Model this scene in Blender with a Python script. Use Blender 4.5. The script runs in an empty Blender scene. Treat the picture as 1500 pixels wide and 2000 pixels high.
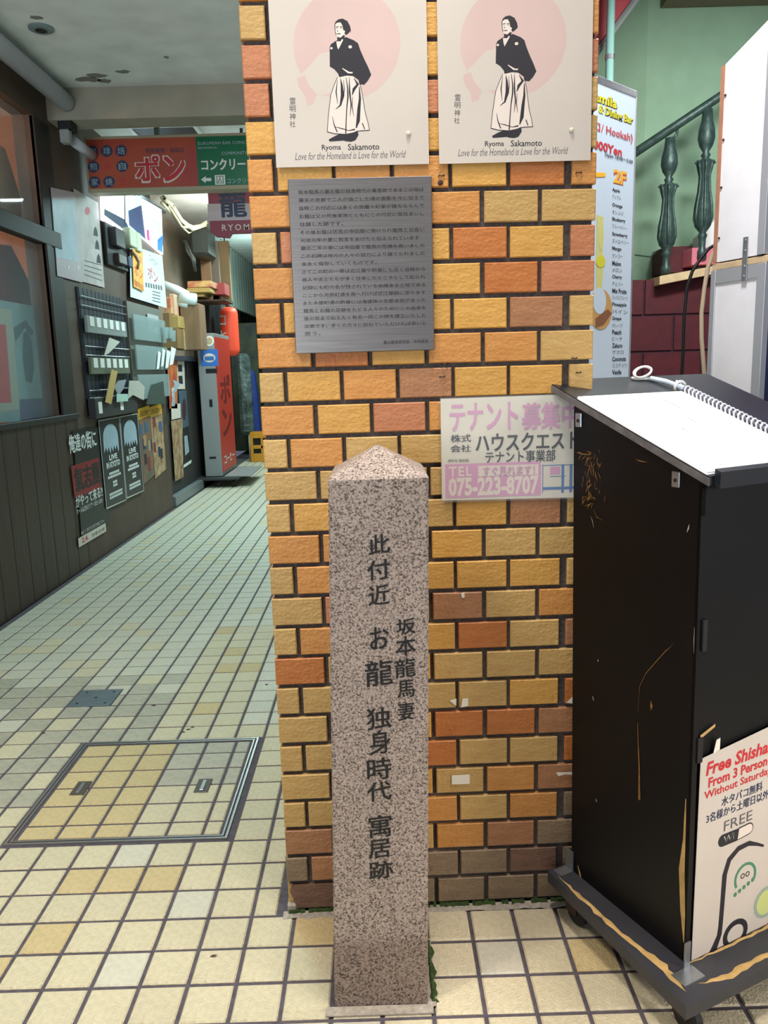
import bpy, bmesh, math, random
from mathutils import Vector, Matrix
random.seed(7)
SC = bpy.context.scene
COL = SC.collection

# ------------------------------------------------------------------ camera
CAM = Vector((0.24601254, -1.67778025, 1.25926267))
ROT = Matrix(((0.9995566, 0.02953286, -0.00379621), (-0.00898743, 0.17769367, -0.98404481), (-0.02838709, 0.983642, 0.1778803)))
FPX = 1544.157
cd = bpy.data.cameras.new('camera'); cam = bpy.data.objects.new('camera', cd); COL.objects.link(cam)
cam.matrix_world = Matrix.Translation(CAM) @ ROT.to_4x4()
cd.sensor_fit = 'VERTICAL'; cd.sensor_height = 24.0; cd.lens = FPX / 2000.0 * 24.0; cd.clip_start = 0.02
SC.camera = cam
# ------------------------------------------------------------------ world, lights, exposure
W = bpy.data.worlds.new('night'); SC.world = W; W.use_nodes = True
W.node_tree.nodes['Background'].inputs[0].default_value = (0.62, 0.72, 1.0, 1)
W.node_tree.nodes['Background'].inputs[1].default_value = 0.16
SC.view_settings.view_transform = 'Standard'; SC.view_settings.look = 'None'
SC.view_settings.exposure = 0.0; SC.view_settings.gamma = 1.0; SC.view_settings.use_curve_mapping = False
SC.cycles.max_bounces = 6

def area(name, loc, target, sx, sy, power, col, spread=180):
    l = bpy.data.lights.new(name, 'AREA'); l.shape = 'RECTANGLE'; l.size = sx; l.size_y = sy
    l.energy = power; l.color = col; l.spread = math.radians(spread)
    o = bpy.data.objects.new(name, l); COL.objects.link(o); o.location = loc
    o.rotation_euler = (Vector(target) - Vector(loc)).to_track_quat('-Z', 'Y').to_euler()
    return o
area('wall_washer', (0.35, -0.6, 2.96), (0.35, 0.0, 1.2), 0.5, 0.14, 1.1, (1.0, 0.90, 0.80), 80)
area('soffit_lamp', (-0.85, -1.0, 2.96), (-0.85, -0.95, 0), 0.5, 0.3, 27, (1.0, 0.93, 0.82), 120)
area('soffit_lamp', (0.35, -0.42, 2.96), (0.33, -0.40, 0), 0.3, 0.2, 6, (1.0, 0.95, 0.88), 80)
area('porch_lamp', (1.0, 0.22, 2.98), (1.05, 0.2, 0), 0.3, 0.3, 36, (0.95, 0.97, 1.0), 150)
area('street_side_light', (1.5, -1.6, 2.9), (0.6, 0.0, 1.3), 0.35, 0.35, 10, (1.0, 0.93, 0.86))
area('street_side_light', (3.0, -2.0, 1.3), (1.05, -0.3, 0.5), 0.8, 0.8, 5.0, (1.0, 0.94, 0.88), 40)  # added fill for the poster on the lectern front, not a street lamp
area('outside_ceiling_fill', (-2.0, -4.3, 1.2), (-0.9, 2.4, 3.0), 2.6, 1.6, 34, (0.82, 0.91, 1.0), 75)  # added low fill aimed up to brighten the passage ceiling, no shop front
area('passage_light', (-0.55, 1.3, 2.99), (-0.55, 1.3, 0), 0.2, 0.9, 36, (0.64, 0.97, 1.0))  # added out of view to brighten the near passage floor
area('side_wall_fill', (-1.1, 6.6, 2.75), (-2.12, 7.6, 2.2), 0.4, 0.15, 16, (1.0, 0.98, 0.88))  # added fill to light the beige side wall behind the cartons
area('sheet_fill', (-1.2, 8.9, 2.5), (-1.78, 10.3, 2.6), 0.2, 0.5, 9, (0.7, 1.0, 0.97))  # added fill that makes the corrugated sheet show, no fitting there
area('passage_light', (-0.6, 5.3, 2.86), (-0.6, 5.3, 0), 0.25, 1.3, 70, (0.64, 0.97, 1.0))
area('passage_light', (-0.85, 8.6, 2.7), (-0.85, 8.6, 0), 0.3, 1.2, 50, (0.72, 1.0, 0.95))
area('stair_lamp', (2.0, 1.6, 2.95), (2.1, 3.0, 1.2), 0.8, 0.3, 60, (0.96, 1.0, 0.95))

# ------------------------------------------------------------------ helpers
def ray(u, v):
    return ROT @ Vector(((u - 750) / FPX, -(v - 1000) / FPX, -1.0))
def onZ(u, v, z=0.0):
    d = ray(u, v); return CAM + d * ((z - CAM.z) / d.z)
def onY(u, v, y):
    d = ray(u, v); return CAM + d * ((y - CAM.y) / d.y)
def onX(u, v, x):
    d = ray(u, v); return CAM + d * ((x - CAM.x) / d.x)

def lin(c):
    r = []
    for x in c[:3]:
        x /= 255.0
        r.append(x / 12.92 if x <= 0.04045 else ((x + 0.055) / 1.055) ** 2.4)
    return (r[0], r[1], r[2], 1)

MATS = {}
def mat(name, c, rough=0.6, metal=0.0, noise=None, bump=None, vary=0.0, spec=0.5, alpha=1.0, emit=0.0, c2=None, coord='Object', coat=0.0):
    """c: sRGB colour. noise=(scale, amount[, stretch xyz]); bump=(scale,strength,distance)."""
    if name in MATS: return MATS[name]
    m = bpy.data.materials.new(name); m.use_nodes = True; nt = m.node_tree; N = nt.nodes; L = nt.links
    b = N['Principled BSDF']; b.inputs['Roughness'].default_value = rough; b.inputs['Metallic'].default_value = metal
    b.inputs['Specular IOR Level'].default_value = spec; b.inputs['Coat Weight'].default_value = coat
    col = lin(c); b.inputs['Base Color'].default_value = col
    tc = None
    if noise or bump or vary: tc = N.new('ShaderNodeTexCoord')
    if noise or vary:
        src = None
        mix = N.new('ShaderNodeMix'); mix.data_type = 'RGBA'
        lo = lin(c2) if c2 else tuple(x * (1 - (noise[1] if noise else 0)) for x in col[:3]) + (1,)
        mix.inputs[6].default_value = col; mix.inputs[7].default_value = lo
        if noise:
            n = N.new('ShaderNodeTexNoise'); n.inputs['Scale'].default_value = noise[0]; n.inputs['Detail'].default_value = 5
            mp = N.new('ShaderNodeMapping')
            if len(noise) > 2: mp.inputs['Scale'].default_value = noise[2]
            L.new(tc.outputs[coord], mp.inputs[0]); L.new(mp.outputs[0], n.inputs['Vector'])
            r = N.new('ShaderNodeMapRange'); r.inputs[1].default_value = 0.35; r.inputs[2].default_value = 0.65
            L.new(n.outputs[0], r.inputs[0]); L.new(r.outputs[0], mix.inputs[0])
        else: mix.inputs[0].default_value = 0
        out = mix.outputs[2]
        if vary:
            oi = N.new('ShaderNodeObjectInfo'); hs = N.new('ShaderNodeHueSaturation')
            r2 = N.new('ShaderNodeMapRange'); r2.inputs[3].default_value = 1 - vary; r2.inputs[4].default_value = 1 + vary
            L.new(oi.outputs['Random'], r2.inputs[0]); L.new(r2.outputs[0], hs.inputs['Value']); L.new(out, hs.inputs['Color'])
            out = hs.outputs[0]
        L.new(out, b.inputs['Base Color'])
    if bump:
        n = N.new('ShaderNodeTexNoise'); n.inputs['Scale'].default_value = bump[0]; n.inputs['Detail'].default_value = 6
        mp = N.new('ShaderNodeMapping')
        if len(bump) > 3: mp.inputs['Scale'].default_value = bump[3]
        bp = N.new('ShaderNodeBump'); bp.inputs['Strength'].default_value = bump[1]; bp.inputs['Distance'].default_value = bump[2]
        L.new(tc.outputs[coord], mp.inputs[0]); L.new(mp.outputs[0], n.inputs['Vector'])
        L.new(n.outputs[0], bp.inputs['Height']); L.new(bp.outputs[0], b.inputs['Normal'])
    if alpha < 1:
        b.inputs['Alpha'].default_value = alpha
    if emit:
        b.inputs['Emission Color'].default_value = col; b.inputs['Emission Strength'].default_value = emit
    MATS[name] = m
    return m

def setp(o, label=None, cat=None, group=None, kind=None):
    if label: o['label'] = label
    if cat: o['category'] = cat
    if group: o['group'] = group
    if kind: o['kind'] = kind
    return o
def mesh(name, V, F, m, parent=None, loc=(0, 0, 0), smooth=False, rz=0.0):
    me = bpy.data.meshes.new(name); me.from_pydata([tuple(v) for v in V], [], F); me.update()
    if m: me.materials.append(m)
    if smooth: me.polygons.foreach_set('use_smooth', [True] * len(me.polygons))
    o = bpy.data.objects.new(name, me); COL.objects.link(o); o.location = loc; o.rotation_euler = (0, 0, rz)
    if parent: o.parent = parent
    return o
def empty(name, loc, rz=0.0, parent=None, **k):
    o = bpy.data.objects.new(name, None); COL.objects.link(o); o.location = loc; o.rotation_euler = (0, 0, rz)
    o.empty_display_size = 0.05
    if parent: o.parent = parent
    return setp(o, **k)

class G:
    """geometry collector"""
    def __init__(s): s.V = []; s.F = []
    def add(s, V, F):
        n = len(s.V); s.V += [tuple(v) for v in V]; s.F += [tuple(i + n for i in f) for f in F]; return s
    def box(s, a, b, c=0.0):
        x0, y0, z0 = [min(p, q) for p, q in zip(a, b)]; x1, y1, z1 = [max(p, q) for p, q in zip(a, b)]
        if c <= 0:
            V = [(x0, y0, z0), (x1, y0, z0), (x1, y1, z0), (x0, y1, z0), (x0, y0, z1), (x1, y0, z1), (x1, y1, z1), (x0, y1, z1)]
            F = [(0, 3, 2, 1), (4, 5, 6, 7), (0, 1, 5, 4), (1, 2, 6, 5), (2, 3, 7, 6), (3, 0, 4, 7)]
            return s.add(V, F)
        c = min(c, (x1 - x0) * .45, (y1 - y0) * .45, (z1 - z0) * .45)
        bm = bmesh.new()
        r = bmesh.ops.create_cube(bm, size=1)
        for v in bm.verts:
            v.co = Vector(((x0 + x1) / 2 + v.co.x * (x1 - x0), (y0 + y1) / 2 + v.co.y * (y1 - y0), (z0 + z1) / 2 + v.co.z * (z1 - z0)))
        bmesh.ops.bevel(bm, geom=list(bm.edges), offset=c, segments=1, affect='EDGES', profile=0.5)
        bm.verts.index_update()
        s.add([v.co.copy() for v in bm.verts], [[v.index for v in f.verts] for f in bm.faces]); bm.free(); return s
    def prism(s, poly, y0, y1):
        """poly in x,z; extruded from y0 (front) to y1 (back)"""
        n = len(poly)
        ar = sum(poly[i][0] * poly[(i + 1) % n][1] - poly[(i + 1) % n][0] * poly[i][1] for i in range(n))
        if ar < 0: poly = poly[::-1]
        V = [(x, y0, z) for x, z in poly] + [(x, y1, z) for x, z in poly]
        F = [tuple(range(n)), tuple(range(2 * n - 1, n - 1, -1))]
        for i in range(n):
            j = (i + 1) % n; F.append((j, i, n + i, n + j))
        return s.add(V, F)
    def tube(s, pts, r, n=8, cap=True):
        pts = [Vector(p) for p in pts]; rs = r if isinstance(r, (list, tuple)) else [r] * len(pts)
        V = []; F = []; up = None
        for i, p in enumerate(pts):
            t = (pts[min(i + 1, len(pts) - 1)] - pts[max(i - 1, 0)])
            if t.length < 1e-9: t = Vector((0, 0, 1))
            t.normalize()
            if up is None: up = Vector((0, 0, 1)) if abs(t.z) < .9 else Vector((1, 0, 0))
            a = t.cross(up)
            if a.length < 1e-6: a = t.cross(Vector((1, 0, 0)))
            a.normalize(); b = a.cross(t).normalized(); up = b
            for k in range(n):
                q = 2 * math.pi * k / n; V.append(p + (a * math.cos(q) + b * math.sin(q)) * rs[i])
        for i in range(len(pts) - 1):
            for k in range(n):
                l = (k + 1) % n; F.append((i * n + k, i * n + l, (i + 1) * n + l, (i + 1) * n + k))
        if cap: F.append(tuple(range(n - 1, -1, -1))); F.append(tuple(range((len(pts) - 1) * n, len(pts) * n)))
        return s.add(V, F)
    def lathe(s, prof, c=(0, 0, 0), n=16, axis='z', sx=1.0, sy=1.0):
        V = []; F = []
        for r, h in prof:
            for k in range(n):
                q = 2 * math.pi * k / n; x, y = r * math.cos(q) * sx, r * math.sin(q) * sy
                P = {'z': (x, y, h), 'y': (x, h, y), 'x': (h, x, y)}[axis]
                V.append((P[0] + c[0], P[1] + c[1], P[2] + c[2]))
        for i in range(len(prof) - 1):
            for k in range(n):
                l = (k + 1) % n; F.append((i * n + k, i * n + l, (i + 1) * n + l, (i + 1) * n + k))
        F.append(tuple(range(n - 1, -1, -1))); F.append(tuple(range((len(prof) - 1) * n, len(prof) * n)))
        return s.add(V, F)
    def build(s, name, m, parent=None, loc=(0, 0, 0), rz=0.0, smooth=False, fix=True, **k):
        o = mesh(name, s.V, s.F, m, parent, loc, smooth, rz)
        if fix:
            bm = bmesh.new(); bm.from_mesh(o.data); bmesh.ops.recalc_face_normals(bm, faces=bm.faces); bm.to_mesh(o.data); bm.free()
        return setp(o, **k)
def smooth_by_angle(o, deg=40):
    bm = bmesh.new(); bm.from_mesh(o.data); th = math.radians(deg)
    for e in bm.edges:
        if len(e.link_faces) == 2: e.smooth = e.calc_face_angle(0) < th
    for f in bm.faces: f.smooth = True
    bm.to_mesh(o.data); bm.free(); return o

TXT = {}
def glyphs(s, bold=0.0, shear=0.0, sp=1.0):
    k = (s, bold, shear, sp)
    if k in TXT: return TXT[k]
    c = bpy.data.curves.new('t', 'FONT'); c.body = s; c.resolution_u = 2; cjk = bold > 0 and any(ord(q) > 0x2E80 for q in s); c.offset = 0 if cjk else bold; c.shear = shear; c.space_character = sp
    o = bpy.data.objects.new('t', c); COL.objects.link(o)
    dg = bpy.context.evaluated_depsgraph_get(); me = bpy.data.meshes.new_from_object(o.evaluated_get(dg))
    V = [tuple(v.co) for v in me.vertices]; F = [tuple(p.vertices) for p in me.polygons]
    bpy.data.objects.remove(o); bpy.data.curves.remove(c); bpy.data.meshes.remove(me)
    if cjk:
        B = bold * .8; V0, F0, n0 = V, F, len(V); V = []; F = []
        for q, (dx, dy) in enumerate(((-B, -B * .6), (B, -B * .6), (-B, B * .6), (B, B * .6))):
            V += [(x + dx, y + dy, q * .00009) for x, y, z in V0]; F += [tuple(i + q * n0 for i in f) for f in F0]
    if V:
        x0 = min(v[0] for v in V); x1 = max(v[0] for v in V); y0 = min(v[1] for v in V); y1 = max(v[1] for v in V)
        V = [((v[0] - x0) / max(x1 - x0, 1e-6), (v[1] - y0) / max(y1 - y0, 1e-6), v[2]) for v in V]
    TXT[k] = (V, F); return TXT[k]

class Plane:
    """a vertical plane through origin o, local x turned by ang about z, facing local -y"""
    def __init__(s, o, ang, yoff=0.0):
        s.o = Vector(o); s.a = ang; s.ex = Vector((math.cos(ang), math.sin(ang), 0)); s.n = Vector((-math.sin(ang), math.cos(ang), 0)); s.root = None; s.r0 = (0, 0)
        s.y0 = 0.0
    def px(s, u, v):
        d = ray(u, v); t = ((s.o + s.n * s.y0 - CAM).dot(s.n)) / d.dot(s.n); q = CAM + d * t - s.o
        return (q.dot(s.ex), q.z)
    def w(s, x, y, z): return s.o + s.ex * x + s.n * y + Vector((0, 0, z))
    def thing(s, name, x0, z0, y=0.0, poly=None, m=None, t=0.002, geo=None, **k):
        """top-level root at local (x0,z0); with poly (local coords) it is a sheet of thickness t"""
        s.r0 = (x0, z0); s.yr = y; loc = s.w(x0, y, z0)
        if poly:
            g = G().prism([(a - x0, b - z0) for a, b in poly], -t, 0)
            s.root = g.build(name, m, None, loc, s.a, **k)
        elif geo: s.root = geo.build(name, m, None, loc, s.a, **k)
        else: s.root = empty(name, loc, s.a, **k)
        return s.root
    def shape(s, name, poly, m, off=0.0, t=0.0006, parent=None, px=True, **k):
        """flat piece whose back lies 'off' in front of the thing's own back plane"""
        P = [s.px(*p) for p in poly] if px else poly
        g = G().prism([(a - s.r0[0], b - s.r0[1]) for a, b in P], -off - t, -off)
        return g.build(name, m, parent or s.root, **k)
    def pxbox(s, u0, v0, u1, v1):
        um, vm = (u0 + u1) / 2, (v0 + v1) / 2
        return (s.px(u0, vm)[0], s.px(um, v0)[1]), (s.px(u1, vm)[0], s.px(um, v1)[1])
    def rect(s, name, u0, v0, u1, v1, m, off=0.0, t=0.0006, parent=None, px=True, **k):
        a, b = s.pxbox(u0, v0, u1, v1) if px else ((u0, v0), (u1, v1))
        return s.shape(name, [a, (b[0], a[1]), b, (a[0], b[1])], m, off, t, parent, False, **k)
    def text(s, st, u0, v0, u1, v1, m, off=0.001, bold=0.0, shear=0.0, parent=None, px=True, name='lettering', slant=0.0, sp=1.0, **k):
        a, b = s.pxbox(u0, v0, u1, v1) if px else ((u0, v0), (u1, v1))
        V, F = glyphs(st, bold, shear, sp)
        if not V: return None
        x0, x1 = a[0], b[0]; zt, zb = a[1], b[1]
        VV = [(x0 + x * (x1 - x0) - s.r0[0], -off - e, zb + z * (zt - zb) + slant * x * (x1 - x0) - s.r0[1]) for x, z, e in V]
        return setp(mesh(name, VV, F, m, parent or s.root), **k)

# ------------------------------------------------------------------ materials
BR = {}
for k, c, c2 in (('Y', (210, 160, 82), (200, 148, 70)), ('O', (204, 144, 76), (194, 132, 66)), ('T', (198, 162, 100), (188, 150, 88)),
                 ('R', (192, 126, 86), (182, 116, 78)), ('D', (190, 118, 60), (180, 106, 50)), ('P', (172, 122, 84), (160, 110, 74)),
                 ('G', (140, 120, 94), (126, 106, 84)), ('B', (124, 92, 76), (108, 80, 66))):
    BR[k] = mat('glazed brick ' + k, c, 0.42, 0, (22, 0, (1, 1, 2.4)), (120, 0.8, 0.0032, (0.85, 1, 1.1)), 0.05, 0.45, c2=c2)
M_mortar = mat('dark mortar', (88, 80, 76), 0.95, 0, (140, .45), (260, .5, .002))
M_pale_mortar = mat('pale mortar', (176, 166, 152), 0.95, 0, (90, .3), (150, .6, .003))
M_tile = [mat('floor tile cream', (212, 200, 168), 0.5, 0, (70, .13), (170, .9, .004), .035, .4),
          mat('floor tile yellow', (208, 186, 138), 0.5, 0, (70, .14), (170, .9, .004), .035, .4),
          mat('floor tile pale', (206, 200, 180), 0.46, 0, (70, .12), (170, .8, .003), .035, .45),
          mat('floor tile greyed', (182, 176, 156), 0.42, 0, (40, .18), (170, .7, .003), .05, .45)]
M_grout = mat('floor grout', (92, 84, 92), .95, 0, (60, .3))
M_moss = mat('moss', (62, 82, 34), 1.0, 0, (120, .6), (200, 1, .004))
M_plaster = mat('white plaster ceiling', (232, 236, 234), .9, 0, (5, .14), (60, .15, .002))
M_green = mat('green plaster', (158, 192, 164), .9, 0, (9, .08), (160, .35, .002))
M_maroon = mat('maroon wall tile', (86, 16, 30), .7, 0, (14, .3), (40, .4, .002), .06)
M_marJ = mat('maroon wall joint', (58, 30, 44), .9)
M_redP = mat('red painted soffit', (146, 42, 54), .6, 0, (20, .1))
M_dkwood = mat('dark stained wood', (72, 53, 42), .5, 0, (7, .35, (6, 6, .5)), (30, .2, .001, (6, 6, .5)), .08)
M_dkframe = mat('dark brown frame', (44, 37, 32), .55, 0, (10, .3))
M_dkwall = mat('brown panel wall', (90, 70, 58), .6, 0, (5, .25))
M_black = mat('black', (14, 14, 16), .5)
M_blkpaint = mat('black painted wood', (11, 11, 14), .42, 0, (4, .3), (40, .12, .001), spec=.28)
M_blktop = mat('black painted top board', (31, 34, 40), .36, 0, (5, .25), (60, .1, .001), spec=.6)
M_grayboard = mat('dark grey base board', (58, 58, 64), .45, 0, (8, .2))
M_rawwood = mat('bare wood', (206, 168, 104), .75, 0, (30, .3, (1, 1, 1)), (80, .6, .002))
M_zinc = mat('zinc metal', (176, 180, 184), .35, .85, (40, .15))
M_steel = mat('brushed steel', (152, 146, 142), .36, .8, (6, .22, (1.2, 1, 60)), (5, .14, .0004, (1.2, 1, 90)))
M_chrome = mat('steel frame strip', (196, 196, 192), .28, .9)
M_engr = mat('engraved line', (46, 42, 42), .7)
M_paperW = mat('white paper', (236, 232, 226), .6, 0, (6, .03))
M_paper = mat('weathered poster paper', (204, 194, 182), .5, 0, (5, .06), (4, .12, .004), spec=.4)
M_pink = mat('faded pink print', (206, 178, 170), .55, 0, (7, .08))
M_pink2 = mat('pink ink', (206, 150, 182), .55)
M_ink = mat('black ink', (30, 28, 36), .55)
M_ink2 = mat('grey ink', (92, 86, 90), .6)
M_palefab = mat('pale printed cloth', (222, 208, 196), .6)
M_white = mat('white ink', (232, 232, 230), .55)
M_red = mat('red ink', (196, 40, 48), .5)
M_vinyl = mat('clear vinyl', (235, 240, 242), .12, alpha=.07)
M_redink2 = mat('orange red sign', (204, 72, 40), .45)
M_navy = mat('navy ink', (40, 50, 84), .5)
M_rubber = mat('black rubber', (24, 24, 26), .7)

# granite with salt-and-pepper crystals
def granite(name, base, dark, light):
    m = bpy.data.materials.new(name); m.use_nodes = True; N = m.node_tree.nodes; L = m.node_tree.links; b = N['Principled BSDF']
    tc = N.new('ShaderNodeTexCoord'); v = N.new('ShaderNodeTexVoronoi'); v.inputs['Scale'].default_value = 420
    n = N.new('ShaderNodeTexNoise'); n.inputs['Scale'].default_value = 230; n.inputs['Detail'].default_value = 3
    n2 = N.new('ShaderNodeTexNoise'); n2.inputs['Scale'].default_value = 9
    for x in (v, n, n2): L.new(tc.outputs['Object'], x.inputs['Vector'])
    r = N.new('ShaderNodeValToRGB'); e = r.color_ramp.elements
    e[0].position = .36; e[0].color = lin(dark); e[1].position = .62; e[1].color = lin(light)
    x = e.new(.47); x.color = lin(base)
    mx = N.new('ShaderNodeMix'); mx.data_type = 'FLOAT'; mx.inputs[0].default_value = .28
    sep = N.new('ShaderNodeSeparateColor'); L.new(v.outputs['Color'], sep.inputs[0])
    L.new(n.outputs[0], mx.inputs[2]); L.new(sep.outputs[0], mx.inputs[3]); L.new(mx.outputs[0], r.inputs[0])
    m2 = N.new('ShaderNodeMix'); m2.data_type = 'RGBA'; m2.blend_type = 'MULTIPLY'; m2.inputs[0].default_value = .5
    r2 = N.new('ShaderNodeMapRange'); r2.inputs[3].default_value = .7; r2.inputs[4].default_value = 1.15
    L.new(n2.outputs[0], r2.inputs[0]); L.new(r.outputs[0], m2.inputs[6]); L.new(r2.outputs[0], m2.inputs[7])
    sx = N.new('ShaderNodeSeparateXYZ'); L.new(tc.outputs['Object'], sx.inputs[0]); r3 = N.new('ShaderNodeMapRange'); r3.inputs[1].default_value = .135; r3.inputs[2].default_value = .16; r3.inputs[3].default_value = .6
    L.new(sx.outputs['Z'], r3.inputs[0]); m3 = N.new('ShaderNodeMix'); m3.data_type = 'RGBA'; m3.inputs[7].default_value = (1, 1, 1, 1); L.new(r3.outputs[0], m3.inputs[0]); m3.inputs[6].default_value = lin((150, 128, 104))
    m4 = N.new('ShaderNodeMix'); m4.data_type = 'RGBA'; m4.blend_type = 'MULTIPLY'; m4.inputs[0].default_value = 1; L.new(m2.outputs[2], m4.inputs[6]); L.new(m3.outputs[2], m4.inputs[7])
    L.new(m4.outputs[2], b.inputs['Base Color']); b.inputs['Roughness'].default_value = .75
    bp = N.new('ShaderNodeBump'); bp.inputs['Strength'].default_value = .35; bp.inputs['Distance'].default_value = .001
    L.new(n.outputs[0], bp.inputs['Height']); L.new(bp.outputs[0], b.inputs['Normal'])
    return m
M_granite = granite('speckled pink grey granite', (150, 133, 122), (78, 67, 62), (176, 160, 148))

# ------------------------------------------------------------------ floor
TX, TY, X0, Y0 = 0.10205, 0.10346, -0.699, 0.197
J = 0.0044
fl = G().box((-1.95, -2.4, -.12), (3.3, 13.5, -.004)).build('floor', M_grout, kind='structure')
HOLES = [(-0.83, 0.30, -0.195, 0.925), (-0.03, -0.012, 0.74, 0.36), (0.113, -.298, 0.315, 0.0), (-1.0, 1.226, -0.83, 1.395)]
def cut(r, h):
    x0, y0, x1, y1 = r; a0, b0, a1, b1 = h
    if a0 >= x1 or a1 <= x0 or b0 >= y1 or b1 <= y0: return [r]
    out = []
    if y0 < b0: out.append((x0, y0, x1, b0))
    if y1 > b1: out.append((x0, b1, x1, y1))
    yy0, yy1 = max(y0, b0), min(y1, b1)
    if x0 < a0: out.append((x0, yy0, a0, yy1))
    if x1 > a1: out.append((a1, yy0, x1, yy1))
    return [q for q in out if q[2] - q[0] > .012 and q[3] - q[1] > .012]
def tile_me(x0, y0, x1, y1, c=.003, h=.008, dz=0.0):
    V = [(x0, y0, -h), (x1, y0, -h), (x1, y1, -h), (x0, y1, -h), (x0, y0, -c), (x1, y0, -c), (x1, y1, -c), (x0, y1, -c),
         (x0 + c, y0 + c, 0), (x1 - c, y0 + c, 0), (x1 - c, y1 - c, 0), (x0 + c, y1 - c, 0)]
    F = [(8, 9, 10, 11)] + [(a, (a + 1) % 4, 4 + (a + 1) % 4, 4 + a) for a in range(4)] + [(4 + a, 4 + (a + 1) % 4, 8 + (a + 1) % 4, 8 + a) for a in range(4)]
    return [(x, y, z + dz) for x, y, z in V], F
def vis(x, y):
    d = ROT.transposed() @ (Vector((x, y, 0)) - CAM)
    if d.z > -.1: return 0
    u = 750 + FPX * d.x / -d.z; v = 1000 - FPX * d.y / -d.z
    if not (-40 < u < 1540 and v < 2060): return 0
    if x > -.02 and y > 0.0 : return 0
    return 1
full = mesh('tmp', *tile_me(-TX / 2 + J, -TY / 2 + J, TX / 2 - J, TY / 2 - J), M_tile[0]); FULL = full.data; bpy.data.objects.remove(full)
cand = []; rest = [G() for _ in M_tile]
for i in range(-13, 41):
    for j in range(-22, 105):
        x0, y0 = X0 + i * TX, Y0 + j * TY; x1, y1 = x0 + TX, y0 + TY
        if x0 < -1.8 or y0 < -2.0 or y1 > 11.2: continue
        if x0 > .05 and y1 > 4.0: continue
        R = [(x0 + J, y0 + J, x1 - J, y1 - J)]
        whole = True
        for h in HOLES:
            R2 = [q for r in R for q in cut(r, h)]
            if R2 != R: whole = False
            R = R2
        cx, cy = (x0 + x1) / 2, (y0 + y1) / 2
        # worn pale/yellow patches of replaced tiles, as in the passage
        rr = random.random(); mi = 0
        if cy > 1.0: mi = 2 if rr < .9 else 0
        if cx < -.62 and .4 < cy < 1.5 and rr < .75: mi = 3
        if -.62 < cx < -.25 and .9 < cy < 2.2: mi = 1 if rr < .15 else 0
        if cy < .3: mi = 0 if rr < .86 else (1 if rr < .95 else 2)
        if abs(cx + .44) < .11 and abs(cy - .14) < .05: mi = 1
        for r in R: cand.append((vis(cx, cy), (r[2] - r[0]) * (r[3] - r[1]) / ((cx - .25) ** 2 + (cy + 1.68) ** 2 + 1.58), cx, cy, r, whole, mi))
cand.sort(key=lambda q: (-q[0], -q[1]))
for n, (vv, a, cx, cy, r, whole, mi) in enumerate(cand):
    dz = random.uniform(-.0006, .0006)
    if n < 299 and vv:
        if whole:
            o = bpy.data.objects.new('floor_tile', FULL); COL.objects.link(o); o.location = (cx, cy, dz)
        else:
            mx, my = (r[0] + r[2]) / 2, (r[1] + r[3]) / 2
            V, F = tile_me(r[0] - mx, r[1] - my, r[2] - mx, r[3] - my)
            o = mesh('floor_tile', V, F, M_tile[0], loc=(mx, my, dz))
        o.parent = fl; o.material_slots[0].link = 'OBJECT'; o.material_slots[0].material = M_tile[mi]
    else:
        V, F = tile_me(*r, dz=dz); rest[mi].add(V, F)
for g, m in zip(rest, M_tile):
    if g.V: g.build('floor_tiles', m, fl, fix=False, kind='stuff')
# little dark specks and dropped leaf on the tiles
for k, (u, v) in enumerate(((368, 1425), (376, 1421), (357, 1430), (521, 1337), (85, 1432), (300, 1378))):
    p = onZ(u, v); rs_ = random.Random(k); P = [(.009 * rs_.uniform(.5, 1.2) * math.cos(t), .006 * rs_.uniform(.5, 1.2) * math.sin(t)) for t in [i * math.pi / 4 for i in range(8)]]
    mesh('dark_spot', [(x, y, .0012) for x, y in P], [tuple(range(8))], mat('dark stain', (58, 52, 50), .7), fl, (p.x, p.y, 0))
p = onZ(418, 1868, 0)
lf = mesh('leaf', [(-.009, -.002, 0), (0, -.004, .002), (.009, .001, .003), (.002, .003, .001), (-.004, .002, .0015)], [(0, 1, 2, 3, 4)], mat('dry leaf', (74, 58, 40), .8), loc=(p.x, p.y, .0012))
setp(lf, 'small dry brown leaf lying on the cream floor tiles near the stone post', 'leaf')

# mortar patch and moss around pillar foot and stone post
def blob(x0, x1, y, wy, z, n, seed, h=.004, gap=0):
    rnd = random.Random(seed); g = G(); V = []; F = []
    for i in range(n + 1):
        x = x0 + (x1 - x0) * i / n
        V += [(x, y - wy * rnd.uniform(.5, 1), z), (x, y - wy * .3, z + h * rnd.uniform(.4, 1)), (x, y + .012, z + h)]
    for i in range(n):
        if gap and rnd.random() < gap: continue
        a = 3 * i; F += [(a, a + 3, a + 4, a + 1), (a + 1, a + 4, a + 5, a + 2)]
    return g.add(V, F)

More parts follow.
